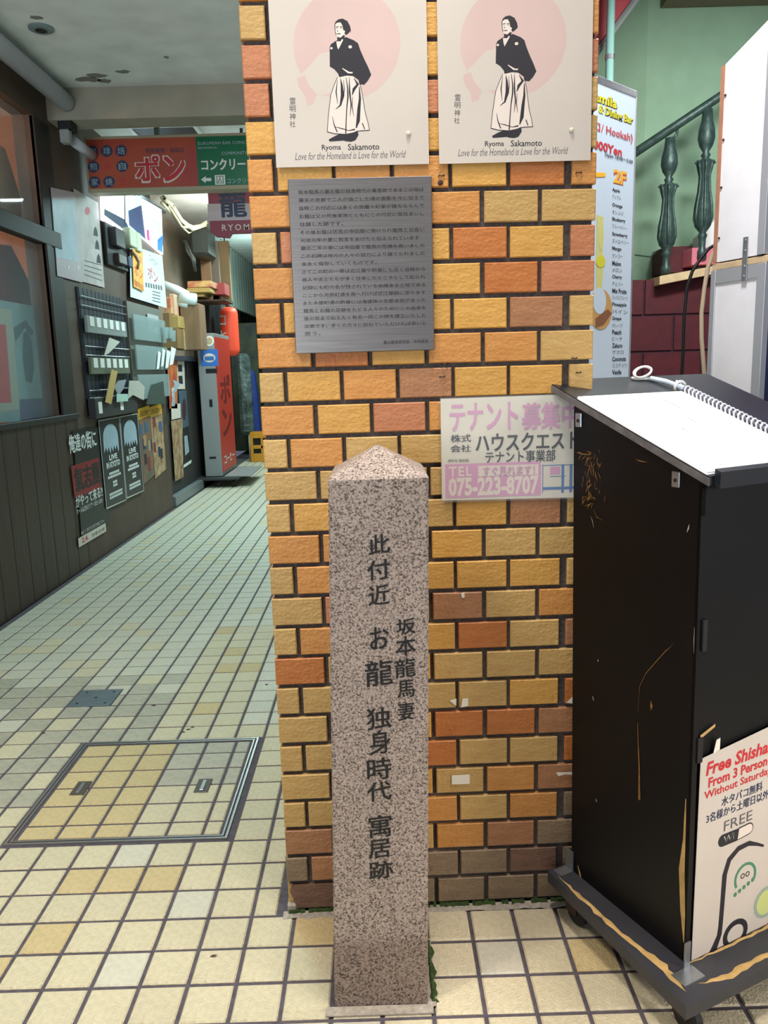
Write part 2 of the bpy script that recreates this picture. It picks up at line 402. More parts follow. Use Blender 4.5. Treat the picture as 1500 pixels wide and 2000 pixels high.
# manhole cover set in the floor
mh = empty('manhole_cover', (-0.51, 0.61, 0), label='square access cover in the floor, tiled inside a double steel frame', cat='manhole cover')
def ring(x0, y0, x1, y1, w, z0, z1):
    g = G()
    for a, b in (((x0, y0), (x1, y0 + w)), ((x0, y1 - w), (x1, y1)), ((x0, y0 + w), (x0 + w, y1 - w)), ((x1 - w, y0 + w), (x1, y1 - w))):
        g.box((a[0], a[1], z0), (b[0], b[1], z1))
    return g
g = ring(-.31, -.30, .305, .305, .006, -.006, .0015); g.build('outer_frame', M_chrome, mh)
g = ring(-.298, -.288, .293, .293, .005, -.006, .0012); g.build('inner_frame', M_chrome, mh)
G().box((-.29, -.28, -.006), (.285, .285, -.0035)).build('cover_bed', M_grout, mh)
gx = [-.288] + [X0 + i * TX + .51 + .012 for i in range(-1, 8) if -.27 < X0 + i * TX + .522 < .27] + [.283]
gy = [-.278] + [Y0 + j * TY - .61 - .004 for j in range(0, 9) if -.26 < Y0 + j * TY - .614 < .262] + [.283]
for i in range(len(gx) - 1):
    for j in range(len(gy) - 1):
        a, b, c, d = gx[i] + J, gy[j] + J, gx[i + 1] - J, gy[j + 1] - J
        mx, my = (a + c) / 2, (b + d) / 2; V, F = tile_me(a - mx, b - my, c - mx, d - my, h=.004)
        mesh('tile', V, F, M_tile[1] if (gx[i] < -.05) else (M_tile[3] if gy[j] > -.1 else M_tile[0]), mh, loc=(mx, my, 0))
for (u, v) in ((158, 1540), (397, 1535)):
    p = onZ(u, v); q = (p.x + .51, p.y - .61)
    h = G().box((q[0] - .022, q[1] - .04, .0), (q[0] + .022, q[1] + .04, .0025), .0008).build('lifting_handle', mat('dull lifting plate', (92, 86, 80), .5, .5), mh)
    G().box((q[0] - .006, q[1] - .03, .0025), (q[0] + .006, q[1] + .03, .0045), .001).build('slot', M_chrome, h)
cv = G().box((-.083, -.08, -.004), (.083, .08, .001), .001).build('access_plate', mat('blue grey steel plate', (128, 140, 146), .4, .6, (20, .15)), None, (-.915, 1.31, 0), label='small blue grey square metal plate let into the passage floor', cat='cover plate')
for x, y in ((-.055, -.055), (.055, -.055), (-.055, .055), (.055, .055), (0, 0)):
    G().lathe([(.006, .001), (.006, .0014)], (x, y, 0), 10).build('screw_hole', M_black, cv)

# ------------------------------------------------------------------ brick pillar
PA = 0.019661
PH, ZT, BH, BW = 0.06994, 0.0692, 0.0605, 0.1095
PIT = 0.1172
pil = empty('brick_pillar', (0, 0, 0), PA, label='square pillar faced with ochre and orange glazed bricks in running bond', cat='pillar')
PW, PD = 0.702, 0.345
G().box((.006, .009, 0), (PW - .006, PD - .009, 3.02)).build('mortar_core', M_mortar, pil)
def brick_me(w, h=BH, d=.012, c=.0022):
    x, z = w / 2, h / 2
    V = [(-x, d, -z), (x, d, -z), (x, d, z), (-x, d, z), (-x, c, -z), (x, c, -z), (x, c, z), (-x, c, z), (-x + c, 0, -z + c), (x - c, 0, -z + c), (x - c, 0, z - c), (-x + c, 0, z - c)]
    F = [(8, 9, 10, 11)] + [(a, (a + 1) % 4, 4 + (a + 1) % 4, 4 + a) for a in range(4)] + [(4 + a, 4 + (a + 1) % 4, 8 + (a + 1) % 4, 8 + a) for a in range(4)]
    return V, F
def mk(w):
    t = mesh('b', *brick_me(w), BR['Y']); d = t.data; bpy.data.objects.remove(t); return d
BF, BHH = mk(BW), mk(.0495)
ROWS = ['TYOYYTO', 'RYOYTR', 'RTORYYT', 'YYOYYT', 'OYOOYRO'.replace('R', 'D', 1), 'OOYOTT', 'TROYYDR'.replace('D', 'D'), 'OOYYDR', 'YYOTYYT'.replace('YYT', 'YRT'), 'ODYOOT', 'TYOROYT',
        'OYRODY', 'TOTTYYT', 'TTTTYY', 'TYYTYPT', 'OOYYTT', 'TOYYYYT', 'TRYPTO', 'TOYYDTP', 'DTYTTT', 'TTYTTYD', 'TTYDDP', 'TTTDTTD', 'TYYTOP', 'TTOOTOG', 'PGTOPG', 'GPTGGBG', 'BBGGGG']
ROWS[6] = 'TRYYDYR'; ROWS[8] = 'OYYYYPT'; ROWS[10] = 'TYOPYYT'
extra = {k: G() for k in 'YOTRDP'}
rb = random.Random(3)
for n in range(-16, 28):
    zc = ZT + (27 - n) * PH - BH / 2
    if zc > 2.99: continue
    half = n % 2 == 0
    row = ROWS[n] if n >= 0 else ''.join(rb.choice('YOTRYODT') for _ in range(7 if half else 6))
    x = 0.0
    for i, ch in enumerate(row):
        hb = half and i in (0, 6)
        w = .0495 if hb else BW
        if half: xc = .0495 / 2 if i == 0 else (PW - .0495 / 2 if i == 6 else .0585 + BW / 2 + (i - 1) * PIT)
        else: xc = BW / 2 + i * PIT * (PW - BW) / (5 * PIT)
        dy = rb.uniform(-.0006, .0006)
        if n >= -1:
            me = BHH if hb else BF
            if n == 27 and i == 0:   # broken corner brick
                t = mesh('brick', [(-.035, 0, -.03), (.055, 0, -.03), (.055, 0, .03), (-.044, 0, .03), (-.05, .002, .012), (-.042, .001, -.008),
                                   (-.03, .012, -.03), (.055, .012, -.03), (.055, .012, .03), (-.045, .012, .03), (-.048, .012, .012), (-.04, .012, -.008)],
                         [(0, 1, 2, 3, 4, 5), (1, 0, 6, 7), (2, 1, 7, 8), (3, 2, 8, 9), (4, 3, 9, 10), (5, 4, 10, 11), (0, 5, 11, 6)], BR['B'], pil, (xc, dy, zc))
                t['label'] = 'brown brick with its outer corner broken off'
                continue
            o = bpy.data.objects.new('brick', me); COL.objects.link(o); o.parent = pil
            o.location = (xc + rb.uniform(-.0006, .0006), dy, zc + rb.uniform(-.0005, .0005))
            o.rotation_euler = (0, rb.uniform(-.003, .003), 0)
            o.material_slots[0].link = 'OBJECT'; o.material_slots[0].material = BR[ch]
        else:
            V, F = brick_me(w); extra[ch if ch in extra else 'T'].add([(a + xc, b + dy, c + zc) for a, b, c in V], F)
    # side faces and back (seen only from other positions)
    for side in (0, 1):
        nb = 3
        for i in range(nb):
            V, F = brick_me(.1095 if not (half and i == 2) else .09)
            yc = .062 + i * .1135 if i < 2 else PD - .06
            ch = rb.choice('YOTRDP' if n < 22 else 'TPT')
            if side == 1: V = [(PW - b, yc + a, c + zc) for a, b, c in V]
            else: V = [(b, yc - a, c + zc) for a, b, c in V]
            extra[ch].add(V, F)
for k, g in extra.items(): g.build('bricks', BR[k], pil, kind='stuff', fix=False)
m_ = blob(.0, .70, -.004, .011, 0, 90, 5, .007, .3).build('moss', M_moss, pil, fix=False, kind='stuff')
blob(-.012, .70, -.014, .016, 0, 40, 9, .003).build('mortar_skirt', M_pale_mortar, pil, fix=False)
G().box((-.003, -.002, 0), (.02, .06, .02), .004).build('broken_mortar', M_pale_mortar, pil)

PP = Plane((0, 0, 0), PA)
# posters
def poster(dx, label):
    u0 = 0
    x0, x1, z0, z1 = .058 + dx, .3625 + dx, 1.6595, 2.085
    PP.thing('poster', x0, z0, -.006, [(x0, z0), (x1, z0 + .0005), (x1, z1), (x0, z1)], M_paper, .0012, label=label, cat='poster', group='posters with a samurai figure')
    root = PP.root
    def c(X, Y):  # crop coordinate of the left poster -> local
        u = 500 + X / 4.1667; v = Y / 4.1667
        return (.058 + (u - (524 + v * .049)) * (.000985 + v * 0.00000008) + dx, 1.966 - v * .000929)
    def sh(name, pts, m, off, parent=None, **k): return PP.shape(name, [c(*p) for p in pts], m, .0012 + (off - .0012) * .15, .00004, parent, px=False, **k)
    E = .0014
    cx, cy, r = 742, 372, 437
    pts = [(cx + r * math.cos(a / 24 * math.pi), cy + r * 1.04 * math.sin(a / 24 * math.pi)) for a in range(48)]
    disc = sh('print_disc', pts, M_pink, E)
    sh('brush_gap', [(330, 640), (420, 560), (520, 450), (640, 420), (700, 560), (670, 700), (620, 770), (500, 780), (440, 800), (380, 720)], M_paper, E + .0002)
    sh('brush_drip', [(340, 640), (400, 620), (430, 700), (495, 770), (470, 850), (420, 865), (405, 790), (345, 700)], M_pink, E + .0004)
    coat = sh('coat', [(612, 372), (655, 345), (700, 330), (735, 318), (800, 345), (833, 370), (850, 420), (885, 500), (915, 560), (942, 625), (915, 672), (885, 705), (845, 700), (838, 665), (790, 632), (740, 628), (680, 640), (672, 612), (640, 575), (603, 552), (602, 440), (600, 400)], M_ink, E + .0012)
    sh('collar', [(655, 350), (690, 352), (703, 332), (712, 340), (672, 418), (662, 392)], M_palefab, .0002 + E + .0014, None)
    for X, Y, q in ((615, 405, 11), (769, 397, 15)):
        sh('crest', [(X + q * math.cos(a * math.pi / 6), Y + q * .85 * math.sin(a * math.pi / 6)) for a in range(12)], M_palefab, E + .0016)
    sh('hand', [(705, 565), (762, 598), (792, 600), (786, 612), (752, 610), (705, 572)], M_palefab, E + .0016)
    sh('face', [(642, 215), (660, 195), (700, 190), (722, 225), (722, 262), (728, 290), (712, 318), (676, 322), (655, 300), (648, 270), (640, 250)], M_palefab, E + .0008)
    sh('hair', [(640, 222), (648, 195), (672, 176), (705, 170), (745, 190), (768, 232), (775, 268), (752, 290), (735, 302), (722, 290), (728, 268), (712, 262), (706, 228), (690, 200), (662, 202)], M_ink, E + .0012)
    sh('beard', [(662, 316), (690, 322), (716, 300), (726, 312), (700, 352), (676, 360), (664, 345)], M_ink, E + .0014)
    for p in ([(650, 236), (672, 230), (674, 236), (652, 242)], [(684, 234), (704, 232), (704, 238), (685, 241)], [(652, 248), (668, 246), (668, 250)], [(684, 246), (702, 245), (700, 250)], [(660, 262), (674, 268), (662, 272)], [(658, 288), (690, 286), (688, 294), (660, 294)], [(640, 215), (646, 213), (648, 262), (656, 300), (650, 298), (642, 255)]):
        sh('face_stroke', p, M_ink, E + .0014)
    sh('hakama', [(665, 640), (740, 628), (800, 635), (850, 705), (865, 760), (880, 850), (895, 940), (915, 1010), (930, 1080), (850, 1085), (790, 1100), (735, 1108), (690, 1110), (640, 1100), (583, 1085), (590, 980), (600, 880), (612, 780), (640, 700)], M_palefab, E + .0008)
    def stroke(pts, w=5):
        g = []; n = len(pts)
        for i, (X, Y) in enumerate(pts):
            a = pts[max(i - 1, 0)]; b = pts[min(i + 1, n - 1)]; dx_, dy_ = b[0] - a[0], b[1] - a[1]; l = math.hypot(dx_, dy_) or 1
            ww = w[i] if isinstance(w, list) else w
            g.append(((X - dy_ / l * ww / 2, Y + dx_ / l * ww / 2), (X + dy_ / l * ww / 2, Y - dx_ / l * ww / 2)))
        P = [q[0] for q in g] + [q[1] for q in g][::-1]
        return P
    for p, w in (([(665, 640), (640, 700), (612, 780), (600, 880), (590, 980), (583, 1085)], 5), ([(583, 1085), (640, 1102), (735, 1110), (790, 1100), (850, 1083), (930, 1080)], 7),
                 ([(850, 700), (865, 760), (880, 850), (895, 940), (915, 1010), (930, 1080)], 5), ([(735, 640), (748, 720), (752, 800), (742, 900), (738, 1000), (735, 1105)], [4, 9, 12, 8, 8, 10]),
                 ([(762, 640), (765, 760), (778, 860), (770, 960)], [3, 14, 10, 3]), ([(690, 650), (700, 700), (708, 790), (690, 870), (652, 900)], [3, 16, 30, 14, 4]),
                 ([(665, 660), (655, 760), (668, 860)], [3, 10, 3]), ([(800, 650), (832, 700), (800, 740), (786, 790)], [4, 22, 24, 4]), ([(845, 720), (850, 820), (842, 900), (836, 1000), (820, 1060)], [6, 18, 26, 30, 8]),
                 ([(790, 800), (786, 880), (800, 960)], [3, 8, 3]), ([(625, 960), (640, 1030), (665, 1090)], [3, 8, 9]), ([(640, 1045), (700, 1060), (760, 1080), (810, 1070)], [3, 8, 6, 14]),
                 ([(870, 1020), (890, 1070)], 8), ([(715, 660), (722, 740), (718, 800)], [3, 7, 3])):
        sh('fold_stroke', stroke(p, w), M_ink, E + .0012)
    sh('shoe', [(595, 1150), (640, 1125), (690, 1103), (745, 1110), (735, 1150), (725, 1160), (640, 1165), (602, 1166)], M_ink, E + .0014)
    sh('shoe', [(735, 1110), (790, 1100), (832, 1080), (840, 1118), (815, 1160), (780, 1172), (725, 1165)], M_ink, E + .0016)
    def tx(s, X0_, Y0_, X1_, Y1_, m, **k):
        a = c(X0_, Y0_); b = c(X1_, Y1_); PP.text(s, a[0], a[1], b[0], b[1], m, .0013, px=False, **k)
    tx('Ryoma', 538, 1192, 697, 1250, M_ink, bold=.012); tx('Sakamoto', 752, 1190, 1012, 1243, M_ink, bold=.012)
    tx('Love for the Homeland is Love for the World', 318, 1254, 1232, 1316, M_ink2, shear=.3)
    for s, a, b in (('霊', 800, 852), ('明', 862, 915), ('神', 925, 980), ('社', 990, 1040)): tx(s, 275, a, 325, b, M_ink)
    # drawing pin and clear protective film edge
    a = c(1250, 1115); G().lathe([(.0045, 0), (.004, -.003), (.002, -.005)], (a[0] - x0, -E - .0006, a[1] - z0), 10, 'y').build('drawing_pin', mat('ivory plastic', (232, 222, 200), .4), root)
    return root
poster(0.0, 'left one of the two samurai posters, standing figure before a faded pink disc')
poster(0.325, 'right one of the two samurai posters, above the bare bricks beside the steel plaque')

# steel plaque
PP.y0 = -.012
a = PP.px(562, 353); b = PP.px(848, 684)
x0, x1, z0, z1 = .0795, .3665, 1.2955, 1.6365
PP.thing('plaque', x0, z0, -.002, None, M_steel, geo=G().box((0, -.010, 0), (x1 - x0, 0, z1 - z0), .0012), label='brushed steel plaque engraved with lines of small Japanese text', cat='plaque')
LINES = ['坂本龍馬の妻お龍の独身時代の寓居跡であるこの地は', '幕末の京都で二人が過ごした頃の面影を今に伝えて', '当時この付近には多くの旅籠や町家が建ちならんで', 'お龍は父の死後家族とともにこの付近に仮住まいし', '住居した跡です。', 'その後お龍は伏見の寺田屋に預けられ龍馬と出会い', '元治元年の夏に祝言をあげたと伝えられています', '慶応二年の春には寺田屋で龍馬の危機を救いました', 'この石碑は地元の人々の協力により建てられました', '末永く保存していくものです。', 'さてこの町の一帯は近江屋や酢屋にも近く当時から', '商人や志士たちが多く往来したところとして知られ', '記録にも町の名が残されている由緒ある土地である', 'ここから河原町通を南へ行けば近江屋跡に至ります', 'また木屋町通の酢屋には海援隊の京都本部があった', '龍馬とお龍の足跡をたどる人々のためにこの由来を', '後の世まで伝えたく有志一同この碑を建立いたした', '次第です。多くの方々に訪ねていただければ幸いと', '思う。']
for i, s in enumerate(LINES):
    zz = 1.615 - i * .01535; ln = len(s); w = (x1 - x0 - .036) * min(1, ln / 23.0)
    PP.text(s, x0 + .02, zz, x0 + .02 + w, zz - .0078, M_engr, .0102, px=False, name='engraving', bold=.006)
PP.text('霊山歴史研究会　中村武生', x1 - .105, z0 + .0215, x1 - .012, z0 + .0145, M_engr, .0102, px=False, name='engraving', bold=.01)

# tenant notice under a clear film
PP.y0 = 0
x0, x1, z0, z1 = .3785, .705, .977, 1.194
PP.thing('notice', x0, z0, -.004, [(x0, z0), (x1, z0 - .003), (x1, z1 + .002), (x0, z1)], mat('notice paper', (214, 208, 192), .45), .0012, label='tenant wanted notice with pink and black Japanese text behind the lectern', cat='notice')
def cx(X, Y): return (840 + X / 2.2727, 700 + Y / 2.2727)
def nt(s, X0_, Y0_, X1_, Y1_, m, off=.0018, **k):
    a = PP.px(*cx(X0_, Y0_)); b = PP.px(*cx(X1_, Y1_)); PP.text(s, a[0], a[1], b[0], b[1], m, off, px=False, **k)
nt('テナント', 84, 200, 388, 315, M_pink2, bold=.03); nt('募集中', 405, 197, 655, 310, M_pink2, bold=.035)
nt('株式', 90, 338, 180, 370, M_ink, bold=.02); nt('会社', 90, 384, 180, 413, M_ink, bold=.02)
nt('ハウスクエスト', 200, 335, 655, 400, M_ink, bold=.03); nt('テナント事業部', 243, 412, 553, 455, M_ink, bold=.02)
nt('[物件名: 龍会館]', 78, 447, 170, 460, M_ink)
def rc(name, X0_, Y0_, X1_, Y1_, m, off=.0014, **k): PP.rect(name, *cx(X0_, Y0_), *cx(X1_, Y1_), m, off, .0002, **k)
rc('pink_band', 66, 462, 490, 612, M_pink2)
nt('TEL', 82, 480, 184, 520, M_palefab, sp=1.2, bold=.02); rc('white_box', 212, 472, 478, 518, M_palefab, .0017)
nt('すぐ見れます！', 232, 480, 462, 512, M_pink2, .0024, bold=.03); nt('075-223-8707', 80, 528, 480, 600, M_palefab, .0018, bold=.04)
M_blue = mat('blue ink', (60, 110, 170), .5)
for q in ((496, 470, 499, 595), (580, 470, 592, 595), (616, 470, 628, 592), (496, 568, 640, 580), (496, 470, 640, 473), (530, 520, 600, 523)): rc('plan_line', *q, M_blue)
rc('plan_stamp', 530, 480, 575, 512, M_pink2)
PP.shape('clear_film', [(x0 - .002, z0 - .004), (x1, z0 - .006), (x1, z1 + .004), (x0 - .002, z1 + .003)], M_vinyl, .003, .0003, px=False)

# tape scraps, staples left on the bricks
M_tape = mat('old white tape', (232, 226, 208), .5)
for nm, pts, lab in (('paper_scrap', [(882, 1514), (917, 1512), (917, 1530), (882, 1531)], 'cream tape rectangle stuck on a brick right of the stone post'),
                ('paper_scrap', [(900, 1158), (907, 1157), (907, 1167), (902, 1167)], 'tiny white paper scrap on a red brown brick beside the stone post'),
                ('paper_scrap', [(903, 1364), (914, 1363), (914, 1378), (900, 1381)], 'torn white paper scrap on a tan brick, right of another scrap'),
                ('paper_scrap', [(878, 1368), (891, 1364), (891, 1378)], 'small torn triangular scrap at the edge of a brick by the joint'),
                ('paper_scrap', [(1086, 1508), (1122, 1507), (1122, 1513), (1104, 1511), (1090, 1515)], 'thin strip of torn white tape on a brick near the lectern'),
                ('paper_scrap', [(1106, 1372), (1124, 1355), (1124, 1374)], 'torn white paper corner on a brick beside the lectern')):
    P = [PP.px(*p) for p in pts]; PP.thing(nm, P[0][0], P[0][1], -.0012, P, M_tape, .0012, label=lab, cat='scrap')
M_rust = mat('rusty metal', (70, 52, 44), .7, .4)
for (u, v), lab in (((862, 344), 'rusty screw stub in a yellow brick beside the plaque top corner'), ((860, 357), 'corroded round anchor plug beside the plaque top corner'), ((1130, 338), 'rusty nail stub in the small orange brick under the right poster'),
               ((1122, 700), 'bent nail at the right edge of the pillar above a joint'), ((1130, 728), 'flat rusty staple in the half brick above the lectern'), ((868, 711), 'rusty screw hook in the joint below the plaque corner'), ((864, 736), 'twisted rusty staple in an orange brick below the plaque')):
    x, z = PP.px(u, v); g = G()
    if 'round' in lab: g.lathe([(.006, .002), (.005, -.003), (.002, -.004)], (0, 0, 0), 10, 'y')
    else: g.tube([(-.006, .001, 0), (-.004, -.004, .001), (0, -.005, -.001), (.004, -.004, .0015), (.006, .001, 0)], .0013, 6)
    PP.thing('nail', x, z, 0, None, M_rust, geo=g, label=lab, cat='nail')

# ------------------------------------------------------------------ stone post
st = empty('stone_post', (0.2165, -.197, 0), label='granite stone marker post with black engraved Japanese letters and pyramid top', cat='stone marker')
hb, ht, H, SH = .094, .0895, 1.071, .0265
def ringz(z, h, sh): return [(-h + sh, -h + (hb - h) * 0, z), (h + sh, -h, z), (h + sh, h, z), (-h + sh, h, z)]
g = G(); cV = []
cc = .004
def oct_(z, h, sh, c=cc):
    return [(-h + c + sh, -h, z), (h - c + sh, -h, z), (h + sh, -h + c, z), (h + sh, h - c, z), (h - c + sh, h, z), (-h + c + sh, h, z), (-h + sh, h - c, z), (-h + sh, -h + c, z)]
V = oct_(-.03, hb, 0, .002) + oct_(H - .004, ht, SH) + oct_(H + .001, ht - .004, SH) + [(SH, 0, 1.121)]
for i, v in enumerate(V[:16]): V[i] = (v[0], v[1] if v[1] > 0 or i > 7 else v[1], v[2])
F = [tuple(range(7, -1, -1))]
for l in (0, 8):
    for k in range(8): F.append((l + k, l + (k + 1) % 8, l + 8 + (k + 1) % 8, l + 8 + k))
for k in range(8): F.append((16 + k, 16 + (k + 1) % 8, 24))
g.add(V, F).build('shaft', M_granite, st)
SP = Plane((0.2165, -.197, 0), 0); SP.y0 = -.0935; SP.root = st; SP.r0 = (0, 0)
M_chis = mat('black engraved paint', (16, 15, 15), .6)
for s, u0, v0, u1, v1 in (('此', 720, 1046, 762, 1084), ('付', 717, 1096, 762, 1135), ('近', 719, 1145, 761, 1184), ('お', 722, 1226, 760, 1270), ('龍', 713, 1292, 767, 1342), ('独', 716, 1384, 764, 1426),
    ('身', 721, 1428, 763, 1475), ('時', 717, 1482, 765, 1525), ('代', 717, 1529, 765, 1566), ('寓', 720, 1593, 765, 1637), ('居', 720, 1641, 763, 1677), ('跡', 720, 1683, 768, 1718),
    ('坂', 774, 1210, 812, 1241), ('本', 773, 1244, 812, 1283), ('龍', 771, 1288, 812, 1325), ('馬', 776, 1330, 810, 1364), ('妻', 777, 1373, 810, 1408)):
    SP.y0 = -.092; x, z = SP.px((u0 + u1) / 2, (v0 + v1) / 2)
    h = hb + (ht - hb) * (z / H)
    SP.text(s, u0, v0, u1, v1, M_chis, h + .0006, bold=.016, slant=.10, name='engraved_letter')
G().box((-.11, -.118, 0), (.105, -.095, .004), .001).build('mortar_collar', M_pale_mortar, st)
G().box((.094, -.1, 0), (.112, .09, .0035), .001).build('mortar_collar', M_pale_mortar, st)
V = []; F = []; rnd = random.Random(2)
for i in range(16):
    y = -.09 + i * .0115; V += [(.100 + rnd.uniform(-.003, .002), y, .002), (.106, y, .007), (.113 + rnd.uniform(-.002, .006), y, .002)]
for i in range(15): a = 3 * i; F += [(a, a + 1, a + 4, a + 3), (a + 1, a + 2, a + 5, a + 4)]
mesh('moss', V, F, M_moss, st)['kind'] = 'stuff'

# ------------------------------------------------------------------ lectern (host stand) with base board on casters
LO = Vector((.815, -.317, 0)); LA = math.radians(26.4)
lec = empty('lectern', LO, LA, label='black painted wooden lectern with sloping top on a chipped base board with casters', cat='lectern')
LWD, LD = .425, .335
def lean(g):
    g.V = [(x - .013 * z, y - .002 * z, z) for x, y, z in g.V]; return g
ZF, ZB = 1.050, 1.196     # underside of the sloping top at front / back of body
def zt(y): return ZF + (ZB - ZF) * y / .36
def sidepanel(x0, x1):
    g = G(); V = [(x, y, z) for x in (x0, x1) for y, z in ((0, .1), (LD, .1), (LD, zt(LD)), (0, zt(0)))]
    return g.add(V, [(0, 1, 2, 3), (7, 6, 5, 4), (0, 4, 5, 1), (1, 5, 6, 2), (2, 6, 7, 3), (3, 7, 4, 0)])
sp = lean(sidepanel(0, .014)).build('side_panel', M_blkpaint, lec)
lean(sidepanel(LWD - .014, LWD)).build('side_panel', M_blkpaint, lec)
lean(G().box((.014, LD - .014, .1), (LWD - .014, LD, 1.17))).build('back_panel', M_blkpaint, lec)
lean(G().box((.012, .004, .1), (LWD - .012, .016, 1.04), .0015)).build('door', M_blkpaint, lec)
g = G().box((.0, -.001, .1), (.010, .006, 1.045)).box((LWD - .01, -.001, .1), (LWD, .006, 1.045)).box((0, -.001, .99), (LWD, .004, 1.045))
lean(g).build('front_frame', M_blkpaint, lec)
lean(G().box((.010, -.006, .74), (.022, .004, .80), .001)).build('hinge', M_black, lec)
lean(G().box((.010, -.004, .52), (.024, .004, .57), .001)).build('hinge', M_black, lec)
# sloping board with lip
def slab(x, y, h=0.0):   # point on top surface
    m = (1.217 - 1.067) / .41; return (x, y, 1.067 + m * (y + .03) + h)
def slabprism(x0, y0, x1, y1, h0, h1):
    V = [slab(x0, y0, h0), slab(x1, y0, h0), slab(x1, y1, h0), slab(x0, y1, h0), slab(x0, y0, h1), slab(x1, y0, h1), slab(x1, y1, h1), slab(x0, y1, h1)]
    return V, [(0, 3, 2, 1), (4, 5, 6, 7), (0, 1, 5, 4), (1, 2, 6, 5), (2, 3, 7, 6), (3, 0, 4, 7)]
top = G().add(*slabprism(-.033, -.033, .452, .405, -.016, 0)).build('top_board', M_blktop, lec)
G().add(*slabprism(-.0345, -.0345, -.0325, .405, -.0165, -.003)).build('edge_band', mat('grey worn edge', (112, 108, 108), .6, 0, (30, .4)), top)
G().add(*slabprism(-.02, -.046, .452, -.0335, -.016, .012)).build('lip', M_blktop, top)
# small steel angle plates under the top
for (y, z) in ((.318, 1.147), (.056, 1.052)):
    h = lean(G().box((-.004, y - .009, z - .017), (0, y + .009, z + .012), .001)).build('bracket', M_zinc, lec)
    lean(G().lathe([(.004, -.0045), (.003, -.006)], (0, y, z - .004), 8, 'x')).build('screw', M_rust, h)
# base board
g = G(); Vb = [(-.052, .358), (-.084, -.080), (.49, -.088), (.49, .358)]
V = [(x, y, z) for z in (.072, .1) for x, y in Vb]
g.add(V, [(0, 3, 2, 1), (4, 5, 6, 7), (0, 1, 5, 4), (1, 2, 6, 5), (2, 3, 7, 6), (3, 0, 4, 7)])
bb = g.build('base_board', M_grayboard, lec)
# chipped wood along base edges: irregular strips
def chip(name, line, w0, w1, z, m, parent, seed, n=26, n_=None, lift=.0012):
    rnd = random.Random(seed); V = []; F = []
    for i in range(n + 1):
        t = i / n; k = t * (len(line) - 1); a = int(min(k, len(line) - 2)); f = k - a
        x = line[a][0] * (1 - f) + line[a + 1][0] * f; y = line[a][1] * (1 - f) + line[a + 1][1] * f
        dx, dy = line[a + 1][0] - line[a][0], line[a + 1][1] - line[a][1]; l = math.hypot(dx, dy); nx, ny = -dy / l, dx / l
        e = min(1, 6 * t, 6 * (1 - t)) * (w0 + (w1 - w0) * t) * rnd.uniform(.6, 1.25); j = rnd.uniform(-.002, .002)
        V += [(x + nx * (j - e / 2), y + ny * (j - e / 2), z + .0003), (x + nx * j, y + ny * j, z + lift), (x + nx * (j + e / 2), y + ny * (j + e / 2), z + .0003)]
    for i in range(n):
        a = 3 * i; F += [(a, a + 1, a + 4, a + 3), (a + 1, a + 2, a + 5, a + 4)]
    return mesh(name, V, F, m, parent)
chip('bare_wood_edge', [(-.043, .335), (-.048, .24), (-.052, .12), (-.045, .02), (-.058, -.055)], .007, .02, .1, M_rawwood, bb, 1)
chip('bare_wood_edge', [(-.02, -.052), (.05, -.066), (.12, -.060), (.2, -.07), (.30, -.05), (.45, -.06)], .014, .012, .1, M_rawwood, bb, 2)
chip('bare_wood_edge', [(.0, -.006), (.15, -.01), (.30, -.008), (.45, -.01)], .005, .009, .1, M_rawwood, bb, 3, lift=.003)
for (x, y) in ((-.02, .30), (-.035, -.03), (.43, .30), (.43, -.03)):
    c_ = G().lathe([(.026, -.011), (.03, -.007), (.03, .007), (.026, .011)], (x, y - .012, .03), 18, 'x').build('caster', M_rubber, lec)
    G().box((x - .016, y - .022, .028), (x - .012, y + .012, .072)).box((x + .012, y - .022, .028), (x + .016, y + .012, .072)).box((x - .024, y - .026, .068), (x + .024, y + .026, .072)).build('caster_fork', M_rust, c_)
# corner brackets on the base board
for (x, y, s) in ((-.012, -.004, 1), (.235, -.004, 0), (-.03, .345, 2)):
    g = G()
    if s == 1: g.box((-.0155, -.012, .1), (.0, -.0095, .155)).box((-.05, -.045, .1), (.004, -.012, .1025))
    elif s == 0: g.box((.235, -.008, .1), (.262, -.005, .135)).box((.235, -.07, .1), (.262, -.005, .1025))
    else: g.box((-.04, .325, .1), (-.0, .352, .1025)).box((-.006, .325, .1), (-.003, .352, .15))
    g.build('corner_bracket', M_zinc, lec)
# scratches and chips through the paint, on the left side panel
LFP = Plane(LO, LA)
M_scr = mat('scratched ochre wood', (150, 108, 44), .7, 0, (60, .5)); M_paleChip = mat('pale chip', (190, 176, 150), .7)
def sidepx(u, v):
    n = Vector((math.cos(LA), math.sin(LA), 0)); ey = Vector((-math.sin(LA), math.cos(LA), 0)); z = 1.0
    for _ in range(4):
        d = ray(u, v); q = CAM + d * (((LO + n * (-.013 * z) - CAM).dot(n)) / d.dot(n)) - LO; z = q.z
    return (q.dot(n) - .0008, q.dot(ey), q.z)
def sidemark(pts, w, m, name='scratch'):
    P = [sidepx(*p) for p in pts]; V = []; F = []
    n = len(P)
    for i, p in enumerate(P):
        a, b = P[max(i - 1, 0)], P[min(i + 1, n - 1)]; dy, dz = b[1] - a[1], b[2] - a[2]; l = math.hypot(dy, dz) or 1
        ww = (w[i] if isinstance(w, list) else w) / 2
        V += [(p[0], p[1] - dz / l * ww, p[2] + dy / l * ww), (p[0], p[1] + dz / l * ww, p[2] - dy / l * ww)]
    for i in range(n - 1): F.append((2 * i, 2 * i + 1, 2 * i + 3, 2 * i + 2))
    return V, F
g = G(); rs = random.Random(11)
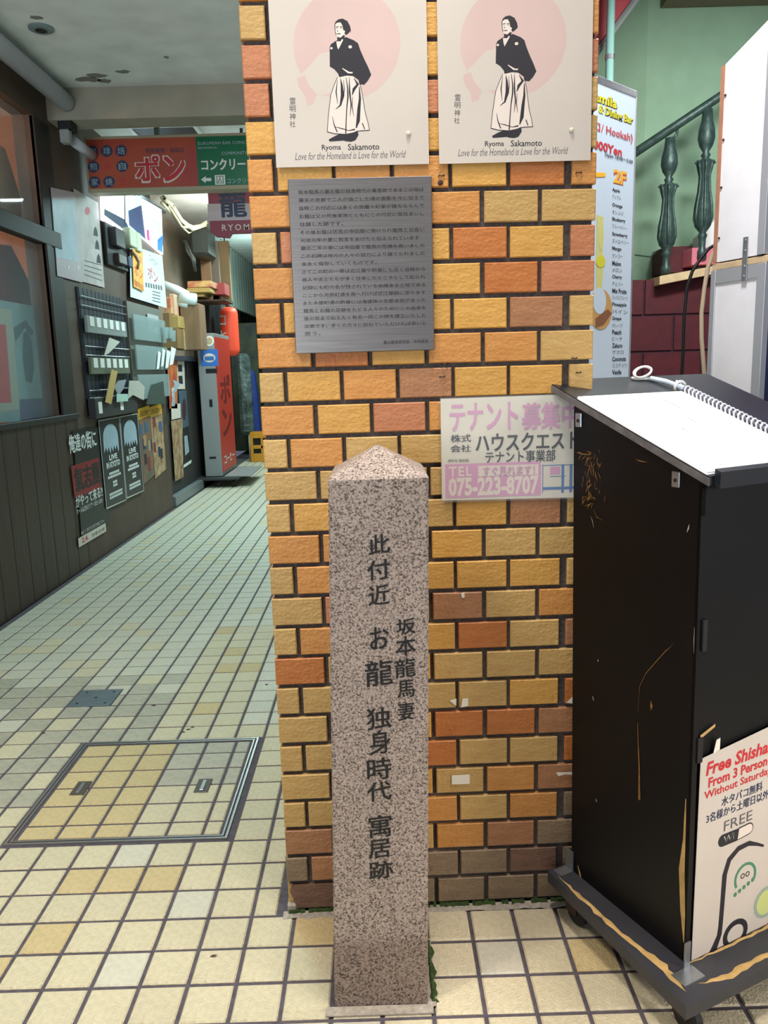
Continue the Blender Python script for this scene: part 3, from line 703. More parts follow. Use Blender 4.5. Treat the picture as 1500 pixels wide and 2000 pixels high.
for k in range(70):
    u = rs.gauss(1153, 9); v = rs.uniform(878, 985); a = rs.gauss(1.75, .5); l = rs.uniform(4, 17)
    g.add(*sidemark([(u, v), (u + math.cos(a) * l * .5 + rs.uniform(-1, 1), v + math.sin(a) * l * .5), (u + math.cos(a) * l, v + math.sin(a) * l)], [.0003, rs.uniform(.0008, .0022), .0003], None))
g.add(*sidemark([(1126, 884), (1140, 887), (1155, 888)], [.0005, .002, .0006], None)); g.add(*sidemark([(1242, 897), (1250, 900), (1264, 903)], [.0005, .003, .0006], None))
g.add(*sidemark([(1160, 995), (1166, 1010), (1178, 1016)], [.0003, .0012, .0003], None))
g.build('scratches', M_scr, lec, kind='stuff', fix=False)
for pts, w, m in (([(1316, 1258), (1300, 1272), (1282, 1292), (1262, 1315), (1250, 1340), (1246, 1392)], [.0004, .0016, .0012, .0012, .0006, .0003], M_scr), ([(1272, 1368), (1273, 1378), (1272, 1388)], [.0005, .006, .0005], M_scr),
                  ([(1246, 1412), (1247, 1450), (1249, 1500), (1249, 1562)], [.0008, .002, .0035, .006], M_scr), ([(1347, 1024), (1345, 1032), (1342, 1040)], [.0005, .003, .0005], M_paleChip),
                  ([(1154, 1008), (1158, 1018), (1160, 1030)], [.0003, .001, .0003], M_paleChip), ([(1168, 1288), (1169, 1292)], .002, M_paleChip), ([(1158, 1360), (1160, 1368)], .002, M_paleChip), ([(1164, 1560), (1166, 1566)], .002, M_paleChip),
                  ([(1340, 1560), (1337, 1640), (1332, 1700), (1334, 1780), (1336, 1840)], [.002, .006, .014, .012, .002], M_rawwood), ([(1129, 1690), (1133, 1706), (1136, 1722)], [.002, .006, .002], M_rawwood),
                  ([(1357, 1225), (1356, 1250), (1356, 1275)], [.0004, .0012, .0004], M_paleChip), ([(1170, 1755), (1185, 1762)], [.004, .008], M_scr), ([(1250, 1822), (1262, 1830)], [.003, .006], M_scr), ([(1280, 1840), (1290, 1848)], [.003, .006], M_scr)):
    V, F = sidemark(pts, w, m); mesh('paint_chip', V, F, m, lec)
mesh('paint_chip', [(.012, -.0015, .574), (.05, -.0015, .588), (.05, -.0015, .582), (.012, -.0015, .566)], [(0, 3, 2, 1)], M_rawwood, lec)

# poster on the front of the lectern
FP = Plane(LO, LA)
FP.thing('poster', .012, .0735, -.003, [(.013, .074), (.395, .074), (.392, .588), (.395, .595), (.2, .547), (.013, .527)], M_paper, .001, label='shisha bar poster with red heading taped low on the lectern front', cat='poster')
FP.root.location += Vector((0, 0, 0))
def fx(X, Y): return (1300 + X / 3.775, 1400 + Y / 3.775)
def ft(s, X0_, Y0_, X1_, Y1_, m, sl=.12, **k):
    a = FP.px(*fx(X0_, Y0_)); b = FP.px(*fx(X1_, Y1_)); dx = b[0] - a[0]
    FP.text(s, a[0], a[1], b[0], b[1], m, k.pop('off', .0014), px=False, slant=sl, **k)
# text boxes given by left-bottom / right-top levels straight in local metres
def fl_(s, x0, z0, x1, z1, m, **k): FP.text(s, x0, z1, x1, z0, m, .0014, px=False, slant=.02, **k)
fl_('Free Shisha', .028, .488, .20, .516, M_red, bold=.03, shear=.15); fl_('From 3 Person', .036, .462, .20, .483, M_red, bold=.03)
fl_('Without Saturday', .026, .436, .215, .457, M_red, bold=.02); fl_('水タバコ無料', .075, .412, .19, .432, M_navy, bold=.015); fl_('3名様から土曜日以外', .035, .388, .21, .408, M_navy, bold=.015)
fl_('FREE', .085, .357, .165, .378, M_ink2)
P = [(.083 + .012 * math.cos(t), .338 + .013 * math.sin(t)) for t in [math.pi / 2 + i * math.pi / 8 for i in range(9)]] + [(.123, .325), (.127, .351)]
FP.shape('wifi_badge', P, M_ink, .0012, .0002, px=False)
P = [(.127, .352), (.123, .325)] + [(.157 + .013 * math.cos(t), .341 + .013 * math.sin(t)) for t in [-math.pi / 2 + i * math.pi / 8 for i in range(9)]]
FP.shape('wifi_badge_outline', P, M_ink, .0012, .0002, px=False)
P = [(.1285, .3495), (.1255, .3275)] + [(.157 + .0105 * math.cos(t), .341 + .0105 * math.sin(t)) for t in [-math.pi / 2 + i * math.pi / 8 for i in range(9)]]
FP.shape('wifi_badge_inside', P, M_palefab, .0016, .0002, px=False)
fl_('Wi', .086, .331, .116, .346, M_white, bold=.008); fl_('Fi', .134, .333, .158, .349, M_ink, bold=.008)
# hose
hose = [(.205, .288), (.185, .298), (.16, .308), (.13, .306), (.105, .290), (.094, .26), (.092, .20), (.090, .15), (.088, .13), (.078, .11), (.07, .095)]
def ribbon(pts, w):
    n = len(pts); A = []; B = []
    for i, p in enumerate(pts):
        a, b = pts[max(i - 1, 0)], pts[min(i + 1, n - 1)]; dx, dz = b[0] - a[0], b[1] - a[1]; l = math.hypot(dx, dz) or 1; ww = (w[i] if isinstance(w, list) else w) / 2
        A.append((p[0] - dz / l * ww, p[1] + dx / l * ww)); B.append((p[0] + dz / l * ww, p[1] - dx / l * ww))
    return A, B
def fribbon(pts, w, m, name, off=.0012, pl=FP, y=None):
    A, B = ribbon(pts, w); n = len(pts); V = [(x - pl.r0[0], -off - .0003, z - pl.r0[1]) for x, z in A + B]; F = [(i, i + 1, n + i + 1, n + i) for i in range(n - 1)]
    return mesh(name, V, F, m, pl.root)
fribbon(hose, [.005, .007, .011, .012, .013, .013, .012, .012, .013, .016, .02], M_ink, 'hose_print')
fribbon([(.135 + .030 * math.cos(t), .115 + .026 * math.sin(t)) for t in [i * math.pi / 10 - 1 for i in range(21)]], .012, M_ink, 'hose_print', .0014)
M_tgreen = mat('green seal print', (70, 132, 100), .5)
fribbon([(.155 + .029 * math.cos(t), .235 + .029 * math.sin(t)) for t in [-.5 + i * 4.2 / 16 for i in range(17)]], .006, M_tgreen, 'seal_print')
for i in range(5):
    cx_, cz_ = .128 + i * .0125, .205 + .004 * i; FP.shape('seal_dot', [(cx_ + .005 * math.cos(t * math.pi / 5), cz_ + .005 * math.sin(t * math.pi / 5)) for t in range(10)], M_tgreen, .0012, .0002, px=False)
for cx_ in (.147, .161):
    fribbon([(cx_ + .005 * math.cos(t * math.pi / 6), .240 + .005 * math.sin(t * math.pi / 6)) for t in range(13)], .002, M_ink, 'owl_eye_print')
M_lime = mat('lime print', (196, 204, 130), .5); M_glassp = mat('grey green print', (150, 166, 150), .5)
for cx_, cz_, r_, m_ in ((.222, .155, .036, M_glassp), (.222, .155, .028, M_lime), (.236, .30, .016, M_lime), (.262, .19, .03, M_lime)):
    FP.shape('drink_print', [(cx_ + r_ * math.cos(t * math.pi / 8), cz_ + r_ * math.sin(t * math.pi / 8)) for t in range(16)], m_, .0012 if m_ is M_glassp else .0015, .0001, px=False)
FP.shape('red_band', [(.045, .078), (.39, .083), (.39, .095), (.045, .090)], M_red, .0012, .0002, px=False)
FP.shape('tape_piece', [(.045, .53), (.062, .534), (.062, .558), (.052, .556)], M_tape, .0012, .0004, px=False)

# menu book lying on the sloping top
mb = empty('menu_book', LO, LA, label='white ring bound menu book lying open on the sloping lectern top, tied with cord', cat='menu')
G().add(*slabprism(-.030, -.026, .262, .305, .0015, .0035)).build('page_block', M_paperW, mb)
G().add(*slabprism(-.034, -.029, .262, .302, .0, .0015)).build('cover_sheet', mat('clear plastic cover', (214, 214, 220), .2), mb)
M_ring = mat('white plastic ring', (226, 226, 232), .3)
def ringpos(y): return Vector(slab(.268, y, .009))
nm = 30; rg = G()
for i in range(nm):
    y = -.02 + i * .0108; c = ringpos(y)
    pts = [(c.x + .0095 * math.cos(t), c.y + .001 * math.sin(t), c.z + .0095 * math.sin(t)) for t in [k * 2 * math.pi / 10 for k in range(11)]]
    G().tube(pts, .0019, 5, False).build('binding_ring', M_ring, mb, smooth=True, fix=False)
G().tube([slab(.268, -.025, .009), slab(.268, .302, .009)], .0035, 8).build('spine_tube', mat('grey spine', (120, 120, 132), .4), mb)
# faint printed menu strokes
g = G(); rs = random.Random(5)
def mline(x, y, n, s, step):
    for i in range(n):
        yy = y - i * step; h = s * rs.uniform(.5, 1.2)
        g.add([slab(x, yy, .0039), slab(x + h, yy - h * .35, .0039), slab(x + h, yy - h * .35 - .0009, .0039), slab(x, yy - .0012, .0039)], [(0, 1, 2, 3)])
for a in ((.165, .27, 16, .013, .0032), (.14, .18, 12, .009, .003), (.115, .25, 10, .009, .0035), (.11, .22, 10, .011, .0035), (.06, .24, 14, .011, .0036), (.10, .12, 10, .008, .0034), (.08, .14, 8, .008, .003), (.03, .20, 10, .008, .004), (.03, .11, 12, .007, .0036), (.05, .10, 10, .006, .004), (.15, .07, 10, .006, .004), (.16, .05, 8, .006, .004), (.06, .04, 10, .006, .004), (.08, .03, 12, .006, .004), (.02, .03, 10, .007, .004), (.2, .01, 10, .006, .004)): mline(*a)
g.build('menu_print', mat('thin grey print', (120, 118, 128), .6), mb, fix=False, kind='stuff')
# white cord knotted, with clear tube to the binding
M_cord = mat('white cord', (232, 230, 224), .5)
c0 = Vector(slab(.222, .388, .006))
pts = []
for k in range(26):
    t = k / 25 * 2 * math.pi * 1.6; r = .020 - .003 * math.sin(t * .7)
    pts.append((c0.x + r * math.cos(t) * 1.2, c0.y + r * .4 * math.sin(t) - .004, c0.z + .010 + .012 * math.sin(t + .6)))
cd_ = G().tube(pts, .0028, 6).build('cord', M_cord, mb, smooth=True)
G().tube([slab(.195, .388, .004), slab(.205, .382, .004), slab(.235, .380, .004), slab(.25, .372, .005)], .0032, 6).build('cord_end', M_cord, mb, smooth=True)
G().tube([slab(.24, .376, .006), slab(.255, .345, .010), slab(.268, .305, .010)], .0055, 8).build('clear_tube', mat('clear bluish tube', (206, 222, 236), .15), mb, smooth=True)
G().tube([(p[0], p[1], p[2]) for p in [Vector(slab(.268, .312, .01)) + Vector((.013 * math.cos(t), .002 * t, .012 * math.sin(t))) for t in [k * .6 for k in range(14)]]], .003, 6).build('cord_loop', M_cord, mb, smooth=True)

# ------------------------------------------------------------------ right side: banner, sign boxes, stairs, walls
_r, _l = onY(1240, 187, .72), onY(1174, 160, .604)
BA = math.atan2(_r.y - _l.y, _r.x - _l.x); _d = Vector((math.cos(BA), math.sin(BA), 0))
BP = Plane(Vector((_r.x, _r.y, 0)) - _d * .48, BA)   # visible part starts at local x ~.30
bz1 = BP.px(1240, 187)[1]
M_ban = mat('pale blue banner', (196, 212, 224), .5)
BP.thing('banner', 0, .12, 0, [(0, .12), (.48, .12), (.48, bz1), (0, bz1)], M_ban, .004, label='tall pale blue shisha bar banner with a flavour list behind the pillar', cat='banner')
g = G().box((-.004, -.006, bz1 - .12 - .006), (.484, .004, bz1 - .12 + .012), .002); g.build('top_rail', M_zinc, BP.root)
G().box((.478, -.006, 0), (.484, .004, bz1 - .12), .001).build('side_rail', M_zinc, BP.root)
G().box((.0, -.12, -.12), (.48, .12, -.09), .01).box((.22, -.01, -.1), (.26, .01, .01)).build('foot', M_zinc, BP.root)
M_yel = mat('yellow print', (212, 204, 40), .5); M_yel2 = mat('orange yellow print', (236, 178, 40), .5)
def bt(s, u0, v0, u1, v1, m, bold=.02, back=None, sl=0, **k):
    if back:
        V = BP.text(s, u0 + .8, v0 + 1.2, u1 + 1.2, v1 + 1.4, back, .0046, bold=min(bold + .03, .06), slant=sl)
    BP.text(s, u0, v0, u1, v1, m, .005, bold=bold, slant=sl, **k)
bt('Camila', 1142, 183, 1202, 203, M_yel, .03, M_ink); bt('& Dining Bar', 1166, 216, 1233, 237, M_yel, .03, M_ink)
bt('(水タバコ/ Hookah)', 1100, 238, 1233, 262, M_red, .01, None); bt('1000Yen', 1150, 280, 1212, 298, M_red, .03, None); bt('Open 18:00〜5:00', 1178, 306, 1233, 315, M_ink, .01, None)
bt('2F', 1195, 333, 1220, 360, M_yel2, .03, M_redink2)
BP.shape('arrow_print', [(1150, 337), (1180, 338), (1180, 346), (1150, 347)], M_yel2, .0045, .0004)
v = 373
items = [('Apple', 'アップル', 373, 1208), ('Orange', 'オレンジ', 403, 1213), ('Blueberry', 'ブルーベリー', 431, 1219), ('Strawberry', 'ストロベリー', 460, 1223), ('Mango', 'マンゴー', 487, 1211), ('Melon', 'メロン', 515, 1210), ('Cherry', 'チェリー', 542, 1212),
         ('Mix Fruits', 'ミックスフルーツ', 569, 1221), ('Pineapple', 'パイン', 596, 1221), ('Grape', 'グレープ', 623, 1211), ('Peach', 'ピーチ', 649, 1211), ('Zakuro', 'ザクロ', 675, 1213), ('Coconuts', 'ココナッツ', 701, 1220), ('Vanila', 'バニラ', 727, 1211)]
for en, jp, v, u1 in items:
    BP.text(en, 1193, v - 4.5, u1, v + 4.5, M_ink, .0046, bold=.025); BP.text(jp, 1193, v + 9, u1 + 2, v + 17, M_ink2, .0046)
M_amber = mat('amber shisha print', (196, 150, 84), .5); M_hook = mat('pale yellow print', (206, 202, 120), .5)
def el(cu, cv_, ru, rv, n=18): return [(cu + ru * math.cos(t * 2 * math.pi / n), cv_ + rv * math.sin(t * 2 * math.pi / n)) for t in range(n)]
BP.shape('shisha_print', el(1170, 604, 23, 40), M_amber, .0045, .0003); BP.shape('shisha_print', el(1168, 588, 13, 26), M_ban, .0049, .0003); BP.shape('shisha_print', [(1163, 420), (1176, 425), (1173, 470), (1176, 520), (1172, 572), (1162, 575)], M_hook, .0045, .0003)
BP.shape('shisha_print', el(1170, 511, 9, 12), M_yel, .0051, .0003); BP.shape('shisha_print', el(1171, 460, 5, 30), M_hook, .0049, .0003)
BP.shape('shisha_print', [(1160, 622), (1184, 604), (1192, 612), (1176, 634), (1160, 640)], mat('dark amber print', (132, 84, 50), .5), .0050, .0003)

# two stacked white sign boxes
_l, _r = onY(1389, 560, .92), onY(1493, 560, .72)
TA = math.atan2(_r.y - _l.y, _r.x - _l.x); TP = Plane((_l.x, _l.y, 0), TA)
M_wpan = mat('white panel board', (238, 236, 238), .5, 0, (14, .05)); M_alu = mat('aluminium trim', (188, 190, 196), .4, .5); M_ltwood = mat('light wood edge', (214, 186, 146), .6, 0, (20, .2)); M_brwood = mat('reddish wood edge', (182, 130, 104), .6, 0, (20, .2))
Wd, Dp = (_r - _l).xy.length, .62
zA = TP.px(1440, 508)[1]; zTop = TP.px(1407, 133)[1]
lo = TP.thing('sign_box', 0, 0, 0, label='lower white sign box with aluminium corner trim, carrying the wood edged box', cat='sign box')
G().box((.012, .003, .04), (Wd - .012, Dp, zA - .02)).build('side_panel', M_wpan, lo)
G().box((0, 0, zA - .02), (Wd + .004, Dp, zA), .002).build('wooden_top', M_ltwood, lo)
G().box((-.002, -.002, .0), (.018, Dp, zA - .02), .001).build('corner_trim', M_alu, lo); G().box((Wd - .03, -.002, .0), (Wd + .003, .02, zA - .02), .001).build('corner_trim', M_alu, lo)
G().box((.018, -.001, zA - .06), (Wd - .03, .003, zA - .02)).build('top_trim', M_alu, lo)
G().box((Wd, .02, .04), (Wd + .002, Dp - .01, zA - .09)).build('front_sign', mat('dark blue sign face', (38, 44, 84), .4, 0, (6, .5)), lo)
G().box((Wd, .03, zA - .16), (Wd + .003, Dp - .1, zA - .06)).build('red_label', M_red, lo)
G().box((Wd, .03, zA - .32), (Wd + .003, Dp - .1, zA - .26)).build('white_label', M_wpan, lo)
up = TP.thing('sign_box', 0.012, zA + .004, 0, label='upper white sign box with reddish wood edge stacked on another sign box', cat='sign box')
hU = zTop - zA
g = G(); V = [(x, y, z) for y in (.0, .6) for x, z in ((0.008, 0), (Wd - .02, 0), (Wd - .02, hU + .075), (0.008, hU))]
g.add(V, [(0, 1, 2, 3), (7, 6, 5, 4), (0, 4, 5, 1), (1, 5, 6, 2), (2, 6, 7, 3), (3, 7, 4, 0)]).build('side_panel', M_wpan, up)
G().box((-.008, -.002, 0), (.008, .6, hU - .002)).build('wood_edge', M_brwood, up)
G().box((Wd - .045, -.003, 0), (Wd - .018, .02, hU + .075), .001).build('corner_trim', M_alu, up)
G().box((Wd - .02, .02, .02), (Wd - .017, .58, hU + .03)).build('front_sign', mat('blue violet sign face', (84, 84, 150), .4), up)
for z in (hU * .16, hU * .42, hU * .66, hU * .88): G().lathe([(.004, -.001), (.003, -.004)], (.014, 0, z - .02), 8, 'y').build('screw', M_rust, up)
pu = TP.px(1462, 462); pd = TP.px(1458, 548)
jp = TP.thing('joining_plate', pu[0] - .01, pd[1], -.003, None, M_zinc, geo=G().box((-.006, -.002, 0), (.014, 0, pu[1] - pd[1]), .0006), label='zinc strap with four screws joining two white sign boxes', cat='bracket')
for t in (.1, .33, .68, .92): G().lathe([(.0045, -.002), (.003, -.005)], (.004, 0, (pu[1] - pd[1]) * t), 10, 'y').build('screw', M_zinc, jp)

# walls and stair on the right
cw = onY(1290, 100, 3.7)
G().box((2.0, 3.7, 0), (3.4, 3.8, 4.3)).build('wall_back', M_green, kind='structure')
gg = G(); gg.add([(2.0, 3.7, 0), (2.0, 3.7, 4.3), (.6, 4.45, 4.3), (.6, 4.45, 0), (2.0, 3.8, 0), (2.0, 3.8, 4.3), (.6, 4.55, 4.3), (.6, 4.55, 0)], [(0, 3, 2, 1), (4, 5, 6, 7), (1, 2, 6, 5)])
gg.build('wall_right', M_green, kind='structure')
a, b = onY(1178, 78, 3.0), onY(1240, -6, 3.0); d = (b - a)
g = G().prism([(a.x - d.x * .5, a.z - d.z * .5), (b.x + d.x * .1, b.z + d.z * .1), (b.x + d.x * .1 - .3, b.z + d.z * .1 + .2), (a.x - .5, a.z + .45), (a.x - .5, a.z - d.z * .5)], 3.0, 3.7)
so = g.build('stair_soffit', M_redP, label='red painted underside of an upper stair flight above the banner', cat='stair')
G().tube([(a.x - d.x * .5 + .02, 2.995, a.z - d.z * .5), (b.x + .04, 2.995, b.z + .03)], .018, 6).build('edge_strip', mat('grey strip', (120, 122, 122), .5), so)
p0, p1 = onY(1192, 62, 2.9), onY(1190, 200, 2.9)
pi_ = G().tube([(p0.x, 2.9, 3.6), (p0.x, 2.9, .0)], .022, 12).build('drain_pipe', mat('pale teal pipe', (150, 196, 190), .25), smooth=True, label='pale teal vertical pipe above the banner', cat='pipe')
q = onY(1192, 112, 2.9); G().lathe([(.026, q.z - .012), (.026, q.z + .012)], (p0.x, 2.9, 0), 12).build('pipe_collar', M_zinc, pi_)
e0 = onY(1290, 18, 3.69); e1 = onY(1400, 13, 3.69)
G().box((e0.x, 3.3, e1.z), (3.4, 3.69, 4.3)).build('trim_1', mat('brown soffit', (118, 110, 88), .8), kind='structure')
# maroon tiled stair side wall
RW = Plane((1.55, 3.35, 0), 0)
zr = onY(1240, 545, 3.35).z
wl = G().box((1.55, 3.36, 0), (3.35, 3.65, zr - .01)).build('wall_front', M_marJ, kind='structure')
th_ = .222
for r in range(9):
    z1 = zr - .005 - r * th_; z0 = z1 - th_ + .012
    if z1 < .05: break
    x = 1.55 - (.18 if r % 2 else 0)
    while x < 3.3:
        x0_, x1_ = max(x, 1.55), min(x + .355, 3.35)
        if x1_ - x0_ > .03: G().box((x0_, 3.35, max(z0, .0)), (x1_, 3.365, z1), .003).build('wall_tile', M_maroon, wl)
        x += .367
# steps rising behind the balusters
s0 = onY(1283, 541, 3.3); s1 = onY(1400, 512, 3.3)
g = G().prism([(s0.x, s0.z - .05), (s1.x + .3, s0.z + .06), (s1.x + .3, s0.z + .1), (s0.x, s0.z)], 3.25, 3.44)
stair = g.build('stair_string', M_ltwood, label='sloping beige stone capping of the stair wall below the iron balusters', cat='stair')
pk0, pk1 = onY(1352, 484, 3.3), onY(1404, 516, 3.3)
G().box((pk0.x, 3.3, pk1.z), (pk1.x, 3.45, pk0.z), .003).build('box', mat('pink box card', (204, 112, 130), .6), label='pink box on the stair wall beside the white sign box', cat='box')
pk0, pk1 = onY(1367, 428, 3.5), onY(1408, 486, 3.5)
G().prism([(pk0.x, pk1.z - .17), (pk1.x, pk1.z - .17), (pk1.x, pk0.z + .02), (pk0.x + .1, pk0.z), (pk0.x, pk0.z - .1)], 3.5, 3.6).build('board', M_wpan, label='white board leaning behind the pink box on the stairs', cat='board')
pk0, pk1 = onY(1299, 482, 3.45), onY(1352, 532, 3.45)
G().box((pk0.x, 3.45, pk1.z), (pk1.x, 3.68, pk0.z), .003).build('panel', M_maroon, label='dark red panel behind the balusters on the stair wall', cat='panel')
# iron railing
rl = empty('stair_railing', (2.0, 3.3, s0.z), label='dark green cast iron stair railing with leaf moulded balusters rising right', cat='railing')
M_iron = mat('dark green iron', (68, 90, 86), .42, .3, (30, .4), (50, .6, .004))
A_, B_ = onY(1238, 300, 3.3), onY(1410, 186, 3.3)
def rr_(p): return (p.x - 2.0, p.y - 3.3, p.z - s0.z)
dd = (B_ - A_).normalized()
G().tube([rr_(A_ - dd * .4), rr_(B_ + dd * 1.2)], .026, 10).build('handrail', M_iron, rl, smooth=True)
def baluster(u, vt, vb):
    t = onY(u, vt, 3.3); bt_ = onY(u + 4, vb, 3.3); h = t.z - bt_.z; x, y, z = rr_(bt_)
    prof = [(.03, 0), (.03, .05), (.02, .08), (.022, .14), (.03, .16), (.02, .18), (.046, .22), (.056, .28), (.05, .36), (.036, .46), (.03, .56), (.04, .62), (.046, .66), (.02, .68), (.03, .70), (.018, .72), (.04, .76), (.052, .81), (.048, .87), (.034, .93), (.03, 1.0)]
    o = G().lathe([(r * .95, z + k * h) for r, k in prof], (x, y, 0), 14).build('baluster', M_iron, rl, smooth=True)
    # leaf ridges
    for a in range(6):
        q = a * math.pi / 3 + .3; pts = [(x + math.cos(q) * r * .95, y + math.sin(q) * r * .95, z + k * h) for r, k in prof[6:13]]
        G().tube(pts, [.004, .009, .010, .008, .008, .011, .013], 5).build('leaf_moulding', M_iron, o, smooth=True)
    for s in (-1, 1):
        G().tube([(x + s * .03, y, z + .63 * h), (x + s * .05, y, z + .66 * h), (x + s * .058, y, z + .645 * h)], [.012, .012, .008], 6).build('leaf_moulding', M_iron, o, smooth=True)
baluster(1296, 270, 536); baluster(1366, 214, 506)
a = onY(1305, 280, 3.3); b = onY(1322, 262, 3.3); c = onY(1324, 240, 3.3)
G().tube([rr_(a), rr_(b), rr_(c)], .009, 6).build('scroll', M_iron, rl, smooth=True)
G().tube([rr_(onY(1240, 498, 3.3)), rr_(onY(1270, 502, 3.3)), rr_(onY(1283, 490, 3.3))], .005, 5).build('wire', M_iron, rl)
# cables beside the sign box
def pxtube(pts, r, y): return G().tube([onY(u, v, y) for u, v in pts], r, 7)
pxtube([(1402, 474), (1385, 485), (1368, 505), (1352, 530), (1342, 560), (1336, 620), (1334, 690), (1330, 760), (1322, 1100), (1310, 1350)], .006, 1.25).build('cable', M_black, smooth=True, label='black cable hanging down behind the white sign boxes', cat='cable')
pxtube([(1402, 482), (1392, 498), (1383, 520), (1376, 560), (1370, 610), (1370, 660), (1373, 700), (1378, 770), (1376, 1100), (1370, 1360)], .0075, 1.2).build('cable', mat('cream cable', (206, 186, 156), .5), smooth=True, label='cream cable hanging beside the lower white sign box', cat='cable')

# ------------------------------------------------------------------ passage: ceiling, beam, walls
ce = G().box((-2.7, -2.3, 3.02), (.85, 13.4, 3.12)).box((.85, -2.3, 3.02), (3.4, 1.9, 3.12)).box((.85, 1.9, 4.3), (3.4, 4.6, 4.4)).box((.85, 1.8, 3.12), (3.4, 1.9, 4.3)).box((.75, 1.9, 3.12), (.85, 4.6, 4.3)).build('ceiling', M_plaster, kind='structure')
G().box((-1.75, 3.6, 2.835), (.0, 3.8, 3.02)).build('trim_2', mat('beige plaster beam', (158, 154, 140), .9, 0, (5, .14)), kind='structure')
sd = mat('grey mildew stain', (128, 128, 120), .9)
for k, (u, v, w_, h_) in enumerate(((190, 148, .07, .012), (172, 155, .10, .015), (240, 140, .05, .01), (205, 158, .05, .012), (325, 112, .02, .006), (70, 34, .04, .008))):
    p = onZ(u, v, 3.0195); rs = random.Random(k); P = [(w_ * rs.uniform(.6, 1) * math.cos(t), h_ * 4 * rs.uniform(.5, 1) * math.sin(t)) for t in [i * math.pi / 7 for i in range(14)]]
    o = mesh('mildew_stain', [(x, y, 0) for x, y in P], [tuple(range(13, -1, -1))], sd, ce, (p.x, p.y, p.z))
p = onZ(80, 54, 3.02)
vc = G().lathe([(.062, 0), (.062, -.008), (.05, -.014), (.03, -.014), (.02, -.006)], (0, 0, 0), 20).build('ceiling_vent', mat('grey green plastic', (112, 130, 130), .5), None, (p.x, p.y, 3.019), smooth=False, label='small round grey vent in the passage ceiling', cat='vent')
G().lathe([(.03, -.015), (.018, -.018)], (0, 0, 0), 14).build('vent_core', M_black, vc)
# recessed cassette opening behind the beam
q0, q1 = onZ(268, 262, 3.015), onZ(384, 243, 3.015)
ca = empty('ceiling_hatch', (q0.x, q0.y, 3.0), label='dark open square hatch in the ceiling above the orange sign', cat='hatch')
G().box((.02, .02 - .25, -.002), (q1.x - q0.x - .02, q1.y - q0.y + .35, .012)).build('dark_opening', M_black, ca)
g = G(); X1, Y1 = q1.x - q0.x, q1.y - q0.y + .37
for bx_ in (((0, -.25), (X1, -.23)), ((0, Y1 - .02), (X1, Y1)), ((0, -.23), (.02, Y1 - .02)), ((X1 - .02, -.23), (X1, Y1 - .02))): g.box((bx_[0][0], bx_[0][1], -.012), (bx_[1][0], bx_[1][1], .012))
g.build('frame', M_wpan, ca)
# tubes along the left ceiling corner
M_tube = mat('grey white tube', (186, 186, 198), .35)
t1 = G().tube([(-1.62, 1.2, 2.93), (-1.62, 3.58, 2.93)], .052, 16).build('fluorescent_tube', M_tube, smooth=True, label='thick grey unlit tube along the ceiling corner before the beam', cat='tube')
t2 = empty('tube_lamp', (-1.66, 3.66, 2.8), label='thin tube lamp in a dark holder passing under the beam behind the sign', cat='lamp')
G().box((-.035, -.05, -.02), (.055, .05, .06), .008).build('end_holder', M_black, t2); G().box((-.02, -.08, -.10), (.04, -.02, -.02), .006).build('socket', mat('grey socket', (150, 152, 150), .4), t2)
G().tube([(.02, .05, -.06), (.02, .38, -.06)], .032, 12).build('tube', M_tube, t2, smooth=True)

# passage side walls and far end
G().box((.04, .36, 0), (.16, 13.2, 3.02)).build('wall_inner', mat('grey passage wall', (150, 152, 144), .9), kind='structure')
G().box((-2.6, 12.6, 0), (.1, 12.7, 3.02)).build('wall_far', mat('dark far wall', (40, 44, 46), .8), kind='structure')

LW = Plane((-1.75, 0, 0), math.pi / 2)
wl = G()
wl.box((-1.87, .4, 2.80), (-1.75, 3.36, 3.02)).box((-1.87, 3.36, 1.0), (-1.75, 5.85, 3.02)).box((-1.87, .4, 0), (-1.765, 3.62, 1.02)).box((-1.87, 3.62, 0), (-1.75, 5.85, 1.0)).box((-1.87, -.6, 0), (-1.75, .4, 3.02))
wl = wl.build('wall_left', M_dkwall, kind='structure')
y = .42; k = 0
while y < 3.6:
    G().box((-1.766, y, .0), (-1.75, min(y + .172, 3.62), 1.0), .003).build('plank', M_dkwood, wl); y += .176
G().box((-1.76, .4, .995), (-1.735, 3.62, 1.03), .004).build('window_sill', M_dkframe, wl)
g = G().box((-1.80, .4, 2.065), (-1.735, 3.60, 2.165), .004); g.build('transom', M_dkframe, wl)
G().box((-1.77, 3.36, 1.03), (-1.738, 3.44, 2.80), .004).box((-1.755, 3.44, 1.03), (-1.745, 3.60, 2.80), .002).build('window_post', M_dkframe, wl)
M_glass = mat('window glass', (190, 200, 205), .04, alpha=.14, spec=.6)
w1 = G().box((-1.80, .4, 2.165), (-1.795, 3.36, 2.80)).build('window_1', M_glass, kind='structure')
w2 = G().box((-1.80, .4, 1.03), (-1.795, 3.36, 2.065)).build('window_2', M_glass, kind='structure')
